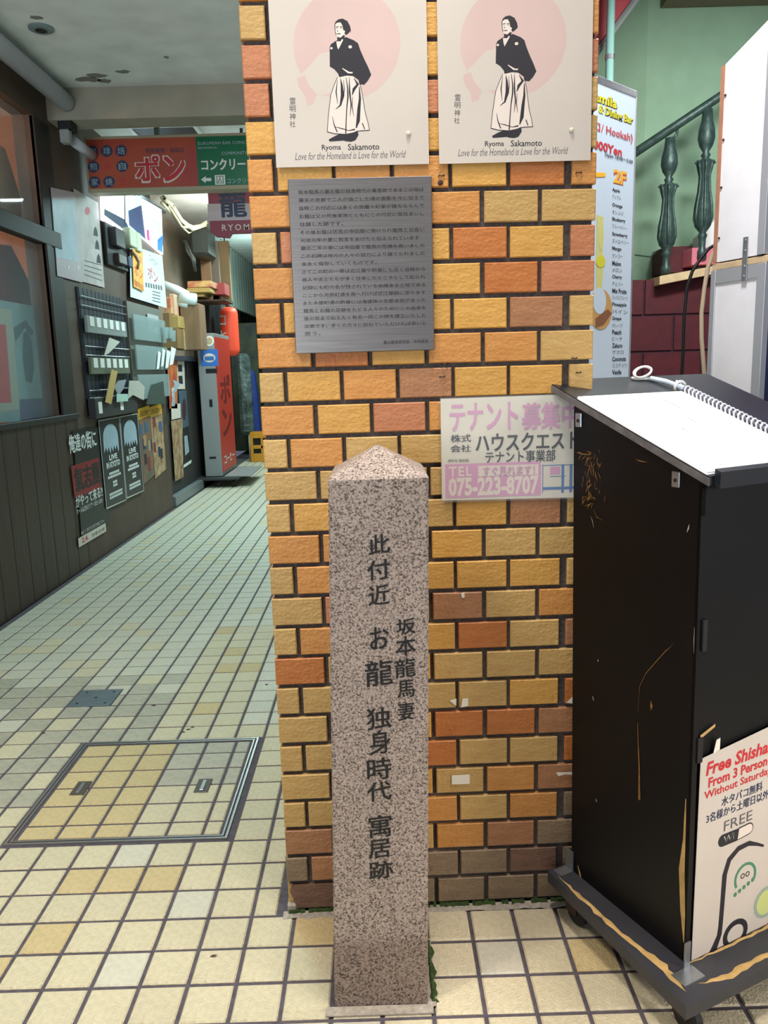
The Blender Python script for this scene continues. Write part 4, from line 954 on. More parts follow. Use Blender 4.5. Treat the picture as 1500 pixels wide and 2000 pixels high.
# shop room behind the glass
M_warm = mat('orange lit wood wall', (172, 116, 72), .7, 0, (4, .3, (1, 1, .3)))
G().box((-3.3, .2, .0), (-3.2, 4.2, 3.02)).box((-3.3, 4.1, 0), (-1.9, 4.2, 3.02)).build('wall_shop', M_warm, kind='structure')
l = bpy.data.lights.new('shop_light', 'POINT'); l.energy = 9; l.color = (1, .8, .65); l.shadow_soft_size = .1  # added out of view to brighten the curtains and window poster
o = bpy.data.objects.new('shop_light', l); COL.objects.link(o); o.location = (-1.93, 1.6, 2.0)
l = bpy.data.lights.new('shop_light', 'POINT'); l.energy = 20; l.color = (1, .52, .22); l.shadow_soft_size = .08
o = bpy.data.objects.new('shop_light', l); COL.objects.link(o); o.location = (-2.6, 2.7, 2.6)
def inside(name, pts, X, m, t=.01, **k):
    P = [onX(u, v, X) for u, v in pts]; y0_, z0_ = P[0].y, P[0].z
    g = G().prism([(p.y - y0_, p.z - z0_) for p in P], 0, t); return g.build(name, m, None, (X, y0_, z0_), math.pi / 2, **k)
inside('shop_curtain', [(-60, 250), (10, 290), (45, 400), (62, 452), (-60, 445)], -2.05, mat('cream cloth', (206, 178, 140), .8), .01, label='cream cloth seen through the upper shop window', cat='curtain')
inside('shop_curtain', [(-60, 470), (22, 480), (62, 560), (68, 602), (-60, 580)], -2.0, mat('maroon cloth', (128, 28, 50), .8), .01, label='maroon cloth hung behind the lower shop window', cat='curtain')
M_teal = mat('pale teal poster', (132, 168, 172), .6, 0, (6, .2)); M_neon = mat('orange neon', (255, 110, 40), .5, emit=3.0)
pq = inside('window_poster', [(-60, 575), (100, 604), (118, 822), (-60, 826)], -1.86, M_teal, .003, label='pale teal poster stuck inside the lower shop window', cat='poster')
def on_window(u, v, X=-1.856): p = onX(u, v, X); return p
def wshape(name, pts, m, off, parent, X=-1.86):
    P = [onX(u, v, X) for u, v in pts]; b0 = parent.location; V = [(p.y - b0.y, -off, p.z - b0.z) for p in P]
    ar = sum(V[i][0] * V[(i + 1) % len(V)][2] - V[(i + 1) % len(V)][0] * V[i][2] for i in range(len(V)))
    F = [tuple(range(len(V)))] if ar > 0 else [tuple(range(len(V) - 1, -1, -1))]
    return mesh(name, V, F, m, parent)
M_tealD = mat('dark teal print', (52, 84, 96), .6); M_frameC = mat('cream frame', (170, 176, 160), .6)
wshape('picture_frame', [(-50, 600), (22, 604), (38, 800), (-50, 812)], M_frameC, .001, pq); wshape('red_picture', [(-50, 630), (10, 634), (22, 786), (-50, 790)], M_red, .002, pq)
wshape('figure_print', [(45, 650), (54, 645), (62, 668), (66, 720), (62, 748), (50, 744), (44, 700)], M_tealD, .001, pq); wshape('figure_print', [(88, 640), (96, 640), (104, 700), (106, 750), (92, 740), (86, 690)], M_tealD, .001, pq)
wshape('base_print', [(38, 780), (115, 776), (118, 818), (40, 822)], mat('blue purple print', (66, 76, 116), .6), .001, pq)
wshape('wave_print', [(26, 640), (50, 625), (66, 650), (60, 655), (48, 640), (30, 668)], M_tealD, .0012, pq)
nn = empty('neon_light', onX(50, 490, -2.3), 0, label='orange light strips glowing behind the lower shop window', cat='lamp')
for a_, b_ in (((22, 486), (52, 488)), ((46, 486), (54, 530)), ((56, 532), (66, 534)), ((-20, 498), (8, 484)), ((66, 634), (76, 635))):
    p, q = onX(*a_, -2.3) - nn.location, onX(*b_, -2.3) - nn.location; G().tube([p, q], .016 if a_[0] == 46 else .008, 6).build('tube', M_neon, nn)

# things on the left wall
def lw(name, pts, m, y=-.004, t=.003, **k):
    P = [LW.px(*p) for p in pts]; LW.thing(name, P[0][0], P[0][1], y, P, m, t, **k); return LW.root
M_mauve = mat('pale mauve poster', (190, 170, 178), .4); M_bluepap = mat('blue white poster', (176, 194, 208), .35, 0, (5, .2), (5, .3, .01))
lw('poster', [(96, 366), (143, 376), (158, 552), (109, 539)], M_mauve, -.008, label='pale blue poster with mauve border under clear film beside the shop window', cat='poster')
LW.shape('picture', [(98, 388), (142, 392), (150, 512), (106, 502)], M_bluepap, .003, .0006)
for u_ in (131, 150): LW.shape('white_mark', [(u_ - 2, 519), (u_ + 1, 520), (u_ + 1, 526), (u_ - 2, 525)], M_white, .004, .0004)
M_pg = mat('grey pink landscape poster', (196, 180, 176), .5, 0, (7, .25))
lw('poster', [(141, 368), (189, 396), (202, 562), (158, 550)], M_pg, -.006, label='grey pink landscape poster with dark vertical letters, left of the glowing window', cat='poster')
M_tower = M_ink
for (u_, v_) in ((184, 452), (187, 478), (190, 505)): LW.shape('dark_letter', [(u_ - 4, v_ + 8), (u_ - 3, v_ - 4), (u_, v_ - 10), (u_ + 3, v_ - 3), (u_ + 5, v_ + 10)], M_ink, .003, .0005)
LW.shape('red_sun', el(168, 412, 5, 8, 12), M_red, .003, .0004)
for i in range(4): LW.shape('text_line', [(162, 508 + i * 9), (196, 517 + i * 10), (196, 519 + i * 10), (162, 510 + i * 9)], M_ink2, .003, .0004)
# glowing light box windows
M_glow = mat('glowing white panel', (232, 250, 255), .5, emit=3.6); M_glowb = mat('glowing blue picture', (150, 200, 235), .5, emit=1.6, noise=(7, 0), c2=(70, 120, 190))
M_glowb.node_tree.nodes['Principled BSDF'].inputs['Emission Color'].default_value = (.45, .75, 1, 1)
lw('light_box', [(190, 376), (266, 384), (266, 470), (191, 430)], M_glow, -.02, .02, label='bright white glowing light box below the orange sign', cat='light box')
LW.shape('dark_picture', [(193, 408), (232, 428), (240, 440), (240, 455), (192, 420)], M_navy, .021, .001)
LW.shape('divider', [(232, 376), (234, 376), (235, 440), (233, 440)], M_black, .021, .002)
LW.shape('blue_picture', [(238, 390), (264, 384), (272, 470), (238, 440)], M_glowb, .021, .001)
LW.shape('dark_picture', [(240, 412), (268, 400), (275, 468), (242, 440)], mat('dark blue picture', (54, 66, 110), .5), .023, .001)
lw('light_box', [(265, 388), (305, 410), (308, 498), (275, 470)], M_glow, -.03, .02, label='glowing poster box with white and blue picture, right of the bright light box', cat='light box')
LW.shape('blue_picture', [(275, 420), (304, 432), (307, 470), (277, 450)], M_glowb, .021, .001); LW.shape('blue_corner', [(296, 468), (307, 460), (306, 494), (296, 488)], mat('vivid blue print', (20, 130, 220), .5), .023, .001)
LW.shape('pink_print', [(274, 448), (279, 450), (281, 472), (275, 468)], mat('hot pink print', (230, 80, 150), .5), .023, .001)
# electric meters and dark fittings
mt_ = LW.thing('electric_meter', *LW.px(196, 520), label='dark electric meter housings with cream covers on the left wall', cat='meter')
def lbox(nm_, u0, v0, u1, v1, d, m, parent=None, c=.006):
    a = LW.px(u0, v0); b = LW.px(u1, v1); return G().box((a[0] - LW.r0[0], -d, b[1] - LW.r0[1]), (b[0] - LW.r0[0], 0, a[1] - LW.r0[1]), c).build(nm_, m, parent or LW.root)
lbox('back_board', 196, 430, 244, 532, .03, M_black)
lbox('meter_cover', 204, 442, 226, 488, .08, mat('dark grey casing', (46, 44, 46), .4)); M_cream = mat('cream casing', (188, 190, 164), .5)
lbox('meter_cover', 228, 444, 244, 486, .10, M_cream); lbox('meter_cover', 250, 452, 262, 494, .07, M_cream)
lbox('switch', 214, 494, 232, 520, .07, mat('brown casing', (60, 46, 44), .4)); lbox('switch', 236, 500, 246, 524, .06, M_navy)
pxs = [LW.px(*q) for q in ((244, 490), (252, 500), (258, 512), (256, 524))]
G().tube([(a - LW.r0[0], -.05, b - LW.r0[1]) for a, b in pxs], .015, 6).build('hose', mat('brown hose', (120, 92, 76), .5), LW.root, smooth=True)
# white cloth notice and orange notice
M_wcloth = mat('white cloth notice', (214, 230, 232), .7, 0, (4, .06), (4, .3, .01))
lw('notice', [(246, 478), (310, 500), (319, 602), (247, 580)], M_wcloth, -.03, label='large white cloth notice with red and grey letters hung on the passage wall', cat='notice')
LW.text('ポン', 281, 522, 300, 545, M_red, .0036, bold=.02, slant=-.1); LW.text('コーヒー', 284, 500, 300, 512, M_ink2, .0036, slant=-.1)
for i in range(7): LW.shape('text_stroke', [(276 + i * 5, 552 + i), (279 + i * 5, 552 + i), (280 + i * 5, 561 + i), (277 + i * 5, 561 + i)], M_ink2, .0032, .0004)
for i in range(4): LW.shape('text_stroke', [(290, 568 + i * 6), (306, 572 + i * 6), (306, 574 + i * 6), (290, 570 + i * 6)], M_ink2, .0032, .0004)
lw('notice', [(247, 486), (268, 492), (270, 570), (250, 560)], mat('orange yellow notice', (224, 160, 60), .5), -.045, label='narrow orange notice with red letters overlapping the white cloth notice', cat='notice')
LW.text('ポン', 251, 518, 267, 540, M_redink2, .0036, bold=.02, slant=-.1); LW.text('珈琲店', 251, 548, 268, 560, M_redink2, .0036, bold=.01, slant=-.1); LW.text('当店', 252, 496, 266, 508, M_redink2, .0036, slant=-.1)
# card rack
rk = LW.thing('card_rack', *LW.px(165, 562), label='black slatted wall rack holding clear card pockets and leaflets', cat='rack')
ra, rb_ = LW.px(164, 562), LW.px(262, 805); x0_, x1_ = 3.80, 4.76; zt_, zb_ = 1.86, 1.0
G().box((x0_ - LW.r0[0], -.012, zb_ - LW.r0[1]), (x1_ - LW.r0[0], 0, zt_ - LW.r0[1])).build('back_board', mat('black board', (32, 34, 44), .5), rk)
for i in range(12):
    xx = x0_ + .02 + i * .078; G().box((xx - LW.r0[0], -.016, zb_ - LW.r0[1]), (xx + .07 - LW.r0[0], -.012, zt_ - LW.r0[1])).build('slat', mat('black slat', (36, 38, 50), .45), rk)
for zz in (1.80, 1.74, 1.47, 1.41, 1.17, 1.12): G().tube([(x0_ - LW.r0[0], -.03, zz - LW.r0[1]), (x1_ - LW.r0[0], -.03, zz - LW.r0[1])], .0035, 6).build('wire', M_zinc, rk)
M_pock = mat('clear grey pocket', (168, 172, 170), .2, alpha=.72)
for zz, m_ in ((1.56, M_pock), (1.28, mat('clear olive pocket', (120, 122, 104), .25, alpha=.85))):
    pk = G().box((x0_ + .02 - LW.r0[0], -.05, zz - LW.r0[1]), (x1_ - .08 - LW.r0[0], -.03, zz + .115 - LW.r0[1]), .004).build('pocket', m_, rk)
    for i in range(6): G().box((x0_ + .07 + i * .135 - LW.r0[0], -.054, zz + .045 - LW.r0[1]), (x0_ + .15 + i * .135 - LW.r0[0], -.0505, zz + .11 - LW.r0[1])).build('card', M_paperW, pk)
G().box((x0_ - LW.r0[0], -.06, zb_ - LW.r0[1] - .02), (x1_ - LW.r0[0], -.0, zb_ + .12 - LW.r0[1]), .004).build('lower_tray', mat('dark tray', (52, 50, 50), .5), rk)
for xx in (3.86, 4.33): G().box((xx - LW.r0[0], -.063, zb_ + .01 - LW.r0[1]), (xx + .07 - LW.r0[0], -.0605, zb_ + .09 - LW.r0[1])).build('card', M_paperW, rk)
def leaflet(pts, m, y, lab):
    lw('leaflet', pts, m, y, .004, label=lab, cat='leaflet')
M_brownenv = mat('brown envelope', (196, 160, 96), .6)
leaflet([(184, 786), (197, 722), (209, 726), (196, 790)], M_brownenv, -.075, 'tall brown envelope standing in the bottom tray of the card rack')
leaflet([(186, 696), (197, 660), (218, 668), (196, 690)], mat('folded newspaper', (204, 198, 184), .6), -.06, 'folded cream paper sheaf stuck in the middle of the card rack')
leaflet([(204, 756), (212, 744), (228, 742), (222, 760), (212, 774)], mat('grey leaflet', (150, 150, 156), .5), -.07, 'grey patterned leaflet in the bottom of the card rack')
leaflet([(230, 780), (233, 744), (252, 744), (264, 756), (262, 782), (240, 772)], mat('pale leaflet', (188, 180, 168), .5), -.075, 'curled pale leaflet at the right of the card rack tray')
leaflet([(206, 786), (206, 770), (228, 770), (229, 784)], mat('green white card', (180, 206, 190), .5), -.08, 'small green and white card in the rack tray')
# clear plastic pockets right of the rack
M_clr = mat('hazy clear plastic', (168, 182, 180), .15, alpha=.55)
cp = LW.thing('clear_holder', 4.80, 1.05, label='hazy clear plastic leaflet holder between the card rack and the wall corner', cat='holder')
G().box((0, -.03, .03), (1.0, -.0, .80)).build('back_sheet', mat('grey backing', (112, 108, 100), .5), cp)
for zz in (.5, .26, .02): G().box((.02, -.07, zz), (.98, -.055, zz + .2), .003).build('pocket', M_clr, cp)
leaflet([(278, 612), (300, 618), (302, 652), (279, 646)], mat('manga flyer', (176, 170, 168), .5), -.04, 'grey and pink flyer in the top of the clear holder')
for i, (u, v, w_, m_) in enumerate(((292, 690, 4, 0), (300, 685, 4, 0), (309, 688, 5, 0), (318, 682, 6, 0))):
    leaflet([(u - w_, v + 32), (u - w_ + 3, v - 4), (u + w_, v), (u, v + 30)], M_paperW, -.08 - .004 * i, ['first thin white slip sticking from the clear holder', 'second thin white slip sticking from the clear holder', 'third thin white slip sticking from the clear holder', 'rightmost thick white slip sticking from the clear holder'][i])
leaflet([(268, 790), (278, 752), (302, 745), (306, 790)], mat('dark green leaflet', (64, 74, 66), .5), -.075, 'dark green leaflet in the lowest pocket of the clear holder')
leaflet([(322, 752), (318, 742), (334, 750), (322, 768), (322, 794), (316, 794)], M_bluepap, -.09, 'curled white leaflet at the right edge of the clear holder')
for i, (u, v) in enumerate(((300, 640), (310, 640), (316, 646))):
    a = LW.px(u, v); LW.thing('plastic_cup', a[0], a[1] - .1, -.09, None, M_clr, geo=G().lathe([(.03, 0), (.04, .1), (.038, .1), (.028, .004)], (0, 0, 0), 12), label=['left clear plastic cup in the leaflet holder', 'middle clear plastic cup in the leaflet holder', 'right clear plastic cup in the leaflet holder'][i], cat='cup')
# posters low on the wall
lw('poster', [(139, 842), (200, 832), (213, 1020), (158, 1058)], mat('black event poster', (24, 22, 24), .45), -.006, label='black event poster with a red block and white letters, nearest on the lower wall', cat='poster')
def lt(s, u0, v0, u1, v1, m, off=.0036, sl=.18, **k):
    a = LW.px(u0, v0); b = LW.px(u1, v1); LW.text(s, a[0], a[1], b[0], b[1], m, off, px=False, slant=sl, **k)
a0, a1 = 3.37, 3.93
LW.shape('red_block', [(a0 + .03, .70), (a1 - .01, .70), (a1 - .02, .48), (a0 + .04, .49)], mat('dark red print', (138, 24, 32), .5), .0032, .0004, px=False)
def ll(s, x0, z0, x1, z1, m, off=.0040, **k): LW.text(s, x0, z1, x1, z0, m, off, px=False, **k)
ll('俺達の街に', 3.40, .78, 3.90, .90, M_white, bold=.03); ll('氣志團', 3.44, .52, 3.90, .68, M_black, bold=.04); ll('がやって来る!!', 3.42, .61 - .19, 3.93, .72 - .22, M_white, bold=.025); ll('ホール&ZEROツアー2023~2024', 3.42, .38, 3.91, .415, M_white)
ll('みにくまだけきがり向こうへ', 3.46, .235, 3.91, .262, M_white)
LW.shape('white_strip', [(3.40, .165), (3.93, .165), (3.93, .225), (3.40, .225)], M_palefab, .0036, .0004, px=False)
ll('2.4.', 3.46, .18, 3.58, .215, M_red, .0044, bold=.03); ll('京都会館', 3.64, .18, 3.9, .205, M_ink, .0044)
M_bposter = mat('black live poster', (34, 34, 38), .4, bump=(3, .4, .02))
for i, (yy, lab) in enumerate(((3.965, 'left of two black live music posters with white drip arch'), (4.435, 'right of two black live music posters with white drip arch'))):
    LW.thing('poster', yy, .335, -.012, [(yy, .325), (yy + .45, .315), (yy + .45, .955), (yy, .955)], M_bposter, .003, label=lab, cat='poster', group='black live posters')
    arch = [(yy + .06, .72)] + [(yy + .225 + .165 * math.cos(t), .82 + .10 * math.sin(t)) for t in [math.pi - k * math.pi / 8 for k in range(9)]] + [(yy + .39, .72)] + [(yy + .37 - k * .03, .755 if k % 2 else .70 + .01 * (k % 3)) for k in range(10)]
    LW.shape('drip_arch', arch, M_bluepap, .0032, .0004, px=False)
    ll('LIVE', yy + .15, .655, yy + .33, .695, M_white, bold=.03); ll('IN KYOTO', yy + .08, .60, yy + .38, .645, M_white, bold=.03)
    for k, (w_, z_) in enumerate(((.13, .55), (.15, .525), (.06, .48), (.06, .455), (.14, .40), (.14, .375))):
        for q in range(-4, 5):
            if abs(q) * .033 <= w_: LW.shape('text_stroke', [(yy + .222 + q * .033, z_), (yy + .246 + q * .033, z_), (yy + .246 + q * .033, z_ + .018), (yy + .222 + q * .033, z_ + .018)], M_white, .0032, .0004, px=False)
    fribbon([(yy, .325), (yy, .955), (yy + .45, .955), (yy + .45, .315), (yy, .325)], .008, M_white, 'white_border', .0036, LW)
M_coll = [mat('orange collage poster', (150, 96, 66), .5, 0, (9, 0), c2=(84, 96, 88)), mat('brown collage poster', (140, 90, 66), .5, 0, (11, 0), c2=(196, 170, 130))]
for i, (yy, w_, lab) in enumerate(((4.93, .34, 'first colourful collage flyer with an orange header on the lower wall'), (5.28, .38, 'second collage flyer with an orange header, nearest the wall corner'))):
    LW.thing('flyer', yy, .38, -.006, [(yy, .36), (yy + w_, .40), (yy + w_, 1.01), (yy, .99)], M_coll[i], .002, label=lab, cat='flyer')
    LW.shape('header', [(yy, .90), (yy + w_, .92), (yy + w_, 1.01), (yy, .99)], M_yel2, .0022, .0004, px=False); ll('LIVE & EVENT', yy + .03, .925, yy + w_ - .03, .97, M_ink, .003, bold=.02)
    rs = random.Random(i + 3)
    for k in range(9):
        a, b = yy + rs.uniform(.0, w_ - .09), rs.uniform(.42, .84); LW.shape('picture', [(a, b), (a + .08, b), (a + .08, b + .09), (a, b + .09)], [M_navy, mat('tan print', (170, 140, 104), .5), mat('brick red print', (130, 56, 46), .5), mat('dull blue print', (70, 96, 130), .5), mat('dark photo print', (44, 40, 42), .5)][k % 5], .0022 + k * .0002, .0001, px=False)

# ------------------------------------------------------------------ beyond the wall corner
G().box((-1.92, 5.85, 0), (-1.80, 9.2, 1.40)).build('wall_low', mat('dark low wall', (52, 50, 50), .6), kind='structure')
cn = G().box((-2.11, 5.86, 1.40), (-1.74, 9.2, 1.45), .004).build('counter', mat('black counter edge', (44, 44, 48), .35), label='long black counter top carrying cartons beyond the wall corner', cat='counter')
G().box((-2.3, 5.86, 0), (-2.12, 12.6, 3.02)).build('wall_side', mat('beige grey wall', (176, 160, 142), .8, 0, (3, .15)), kind='structure')
G().box((-1.80, 5.9, 0), (-1.735, 7.15, .10), .004).build('trim_3', mat('grey sill', (120, 126, 128), .4), kind='structure')
L2 = Plane((-1.80, 0, 0), math.pi / 2)
def l2(name, pts, m, lab, cat='poster', y=-.006):
    P = [L2.px(*p) for p in pts]; L2.thing(name, P[0][0], P[0][1], y, P, m, .003, label=lab, cat=cat)
M_redpost = mat('red orange poster', (178, 60, 44), .5, 0, (6, 0), c2=(220, 130, 60))
l2('poster', [(322, 697), (342, 700), (342, 798), (327, 798)], M_redpost, 'red orange poster just past the wall corner', y=-.02); L2.text('祭', 331, 756, 337, 785, M_white, .004, bold=.02)
l2('poster', [(330, 790), (348, 788), (349, 816), (331, 820)], M_palefab, 'small pale poster under the red orange one past the corner', y=-.02)
l2('poster', [(330, 822), (352, 818), (354, 932), (338, 940)], M_coll[1], 'tall brown patterned poster below the pale one past the corner', y=-.02)
l2('poster', [(342, 700), (358, 700), (360, 760), (346, 760)], M_palefab, 'white poster with black photographs beside the red orange poster'); L2.rect('photograph', 346, 712, 354, 726, M_ink, .0032); L2.rect('photograph', 347, 734, 355, 750, M_ink, .0032)
l2('poster', [(347, 763), (362, 762), (367, 832), (353, 838)], mat('blue black poster', (70, 92, 108), .5), 'blue grey portrait poster below the white one'); L2.shape('dark_figure', el(358, 800, 4, 22, 10), mat('dark red figure', (70, 24, 26), .5), .0032)
l2('poster', [(353, 838), (367, 834), (372, 904), (357, 914)], M_black, 'black and white poster lowest on the dark low wall'); L2.shape('white_figure', [(358, 852), (364, 850), (368, 882), (360, 890)], M_bluepap, .0032); L2.shape('white_edge', [(357, 908), (372, 898), (372, 904), (357, 914)], M_white, .0034)
l2('poster', [(362, 706), (376, 706), (377, 738), (364, 738)], mat('dark framed picture', (52, 40, 40), .4), 'small dark framed picture on the low wall'); 

def pbox(name, u0, v0, u1, v1, Y, d, m, lab, cat, rz=0, c=.006, **k):
    a, b = onY(u0, v1, Y), onY(u1, v0, Y); w_, h_ = b.x - a.x, b.z - a.z
    return G().box((0, 0, 0), (w_, d, h_), c).build(name, m, None, (a.x, Y, a.z), rz, label=lab, cat=cat, **k)
M_card = mat('yellowish cardboard', (186, 160, 96), .7, 0, (6, .15)); M_card2 = mat('brown cardboard', (150, 118, 76), .7, 0, (6, .2)); M_kraft = mat('plywood brown', (142, 112, 82), .7, 0, (4, .3, (3, 3, .4)))
pbox('carton', 318, 640, 346, 682, 6.5, .3, M_card2, 'brown carton on the counter, lowest of the left stack', 'carton')
pbox('carton', 332, 616, 348, 641, 6.55, .25, M_card, 'yellow carton on top of the brown carton on the counter', 'carton')
pbox('carton', 320, 610, 331, 640, 6.45, .25, M_card2, 'open brown carton left of the yellow carton', 'carton')
pbox('carton', 323, 580, 333, 614, 6.6, .2, mat('red cream packet', (214, 186, 130), .6, 0, (8, 0), c2=(200, 70, 60)), 'upright red and cream packet above the open carton', 'carton')
pbox('packet', 333, 574, 340, 616, 6.65, .15, mat('pale pink packet', (206, 178, 150), .6), 'upright pale pink packet right of the red and cream packet', 'packet')
bk = G()
M_pkb = mat('pink plastic basket', (214, 60, 110), .4)
p = onY(346, 640, 6.9); bs = empty('basket', (p.x, 6.9, p.z), label='stack of hot pink plastic baskets between the cartons', cat='basket')
for i in range(5): G().lathe([(.055 - .006 * 0, 0), (.085, .09), (.08, .09), (.05, .01)], (0, 0, i * .035 - .0), 14).build('basket_shell', M_pkb, bs)
pbox('carton', 345, 642, 358, 684, 6.75, .2, mat('spotted box', (196, 180, 140), .6, 0, (30, .3)), 'narrow pale spotted box standing beside the plywood carton', 'carton')
pbox('carton', 357, 592, 388, 684, 6.8, .3, M_kraft, 'tall brown plywood box standing on the counter', 'carton')
pbox('tray', 362, 665, 389, 682, 6.95, .04, M_cream, 'pale tray leaning before the tall brown box', 'tray')
def roll(pts, r, lab, Y): G().tube([onY(u, v, Y) for u, v in pts], r, 12).build('paper_roll', M_wcloth, smooth=True, label=lab, cat='roll')
roll([(318, 556), (345, 566), (366, 577)], .045, 'long white roll leaning over the cartons', 6.85); roll([(352, 582), (383, 585)], .06, 'short thick white roll end above the pink basket', 6.8); roll([(344, 588), (368, 594)], .05, 'crumpled white bag under the rolls', 6.82)
M_redbox = mat('red cream carton', (186, 80, 76), .6, 0, (9, 0), c2=(204, 176, 110))
pbox('carton', 366, 548, 412, 562, 7.6, .4, M_redbox, 'red and cream carton lying highest on the pile', 'carton', rz=-.05); pbox('carton', 365, 561, 410, 572, 7.6, .4, M_card, 'yellow carton directly under the red and cream carton', 'carton')
pbox('carton', 364, 572, 398, 580, 7.65, .35, M_card, 'flat yellow carton, third down under the red one', 'carton'); pbox('carton', 410, 552, 438, 576, 7.9, .3, mat('maroon box end', (160, 66, 66), .5), 'maroon box end at the right of the red and cream carton', 'carton')
pbox('carton', 400, 566, 428, 588, 8.05, .3, M_card2, 'crushed brown carton under the maroon box end', 'carton')
pbox('shelf', 364, 584, 440, 590, 7.7, .5, M_dkwood, 'dark shelf board under the pile of cartons', 'shelf'); pbox('cabinet', 390, 592, 408, 690, 8.3, .4, M_black, 'dark cabinet behind the grey stand sign', 'cabinet')
pbox('cabinet', 409, 592, 432, 700, 8.75, .3, mat('grey machine', (70, 76, 80), .4), 'grey machine beside the dark cabinet behind the red lantern', 'cabinet')
# boards and pipes above
for i, (u0, u1, m_, lab) in enumerate(((396, 408, M_kraft, 'narrow brown board upright under the ceiling cables'), (412, 425, mat('grey board', (120, 112, 100), .7), 'grey upright board between two brown boards'), (424, 446, mat('tan board', (142, 118, 84), .7, 0, (3, .2)), 'wide tan upright board left of the corrugated sheet'))):
    pbox('board', u0, 470, u1, 589, 8.2 + i * .2 - .35, .05, m_, lab, 'board')
M_dk = mat('dark machinery', (56, 62, 58), .4, .3)
p = onY(385, 470, 7.4); ac = empty('duct_unit', (p.x, 7.4, p.z), label='dark ceiling duct unit tangled with cables behind the signs', cat='duct')
q0, q1 = onY(368, 440, 7.4) - Vector((p.x, 7.4, p.z)), onY(406, 498, 7.4) - Vector((p.x, 7.4, p.z))
G().box((q0.x, 0, q1.z), (q1.x, .5, q0.z), .03).build('casing', M_dk, ac)
rs = random.Random(8)
base = [(318, 388), (335, 408), (352, 436), (372, 448), (400, 440)]
for k in range(7):
    pts = [Vector(onY(u + rs.uniform(-5, 5), v + rs.uniform(-8, 8), 6.6 + .15 * i)) - Vector((p.x, 7.4, p.z)) for i, (u, v) in enumerate(base)]
    G().tube(pts, rs.choice([.012, .018, .025]), 7).build('cable', rs.choice([M_black, M_cream, M_dk]), ac, smooth=True)
for k in range(4):
    pts = [Vector(onY(u + rs.uniform(-4, 4), v, 7.3)) - Vector((p.x, 7.4, p.z)) for u, v in ((362, 470), (368, 490), (378, 505), (380, 530))]
    G().tube(pts, .014, 6).build('cable', M_dk, ac, smooth=True)
tb = G().tube([onY(262, 378, 5.4), onY(320, 412, 6.2)], .03, 10).build('lamp_tube', M_zinc, smooth=True, label='grey metal lamp trough slanting above the glowing boxes', cat='lamp')
# corrugated sheet along the left side far down
V = []; F = []; n = 152
for i in range(n + 1):
    y = 8.4 + 4.2 * i / n; x = -1.78 + .034 * math.sin(i * math.pi / 4)
    V += [(x, y, 2.19), (x, y, 3.0)]
for i in range(n): F.append((2 * i, 2 * i + 2, 2 * i + 3, 2 * i + 1))
V2 = [(x - .004, y, z) for x, y, z in V]; nn_ = len(V); F += [tuple(a + nn_ for a in reversed(f)) for f in F]
mesh('corrugated_sheet', V + V2, F, mat('corrugated metal', (170, 186, 180), .3, .55), None, smooth=True); setp(bpy.data.objects['corrugated_sheet'], 'corrugated metal sheet high on the far passage wall', 'sheet')
pbox('shop_shelves', 462, 630, 500, 881, 10.8, .3, mat('dark shop stock', (40, 44, 42), .6, 0, (5, 0), c2=(70, 74, 50)), 'dark shelving under the corrugated sheet at the far end', 'shelf')
p = onY(498, 850, 10.6)
G().lathe([(.09, 0), (.1, .3), (.08, .9), (.05, 1.25), (.02, 1.3)], (0, 0, 0), 10).build('tarpaulin_roll', mat('blue tarpaulin', (40, 62, 140), .5, bump=(4, .6, .05)), None, (onY(499, 850, 10.6).x, 10.6, 0), label='upright blue tarpaulin bundle beside the pillar at the far end', cat='tarpaulin')
pbox('plastic_bag', 470, 690, 486, 850, 9.95, .15, mat('grey plastic bags', (96, 110, 108), .3, 0, (6, .6), (5, 1, .1)), 'hanging grey plastic bags behind the yellow crate', 'bag', c=.05)
pbox('pole', 487, 770, 491, 893, 10.0, .03, M_cream, 'pale stick standing behind the yellow crate', 'stick')

# stand sign, lantern, crate
ss = empty('stand_sign', (-1.62, 7.65, 0), label='grey and red standing sign on a black wheeled base in the passage', cat='sign')
M_sgrey = mat('light grey sign metal', (150, 152, 152), .4, .2); M_sred = mat('red sign face', (196, 58, 44), .4)
G().box((-.10, -.45, .12), (.09, .45, 1.70), .004).build('sign_box', M_sgrey, ss)
G().box((.09, -.43, .16), (.096, .43, 1.66)).build('red_face', M_sred, ss)
G().box((-.20, -.55, .085), (.28, .50, .115), .006).build('base', mat('black base plate', (54, 56, 56), .5), ss); G().box((.12, -.5, .115), (.42, .35, .13), .003).build('side_plate', M_sgrey, ss)
for x, y in ((-.14, -.48), (.22, -.48), (-.14, .4), (.22, .4), (.05, -.48)): G().lathe([(.035, -.02), (.042, -.01), (.042, .01), (.035, .02)], (x, y, .043), 14, 'x').build('caster', M_rubber, ss)
S1 = Plane((-1.62, 7.65, 0), 0); S1.root = ss; S1.y0 = -.45
S1.shape('round_sticker', el(409, 666, 9, 10, 16), M_white, .4505, .001); S1.shape('round_sticker', el(409, 666, 6, 7, 14), mat('rainbow sticker', (120, 190, 190), .5, 0, (30, 0), c2=(230, 150, 60)), .452, .001)
S1.rect('blue_sticker', 392, 682, 426, 715, mat('blue sticker', (54, 110, 190), .5), .4505, .001); S1.shape('blue_sticker_print', el(409, 699, 12, 9, 12), M_palefab, .452, .001); S1.rect('blue_sticker_print', 400, 696, 418, 704, M_blue, .4535, .001)
S1.rect('black_slot', 402, 720, 424, 729, M_black, .4505, .002); S1.rect('black_slot', 409, 780, 415, 795, M_black, .4505, .002); S1.rect('black_slot', 409, 892, 422, 896, M_black, .4505, .002)
S2 = Plane((-1.62 + .096, 7.65, 0), math.pi / 2)
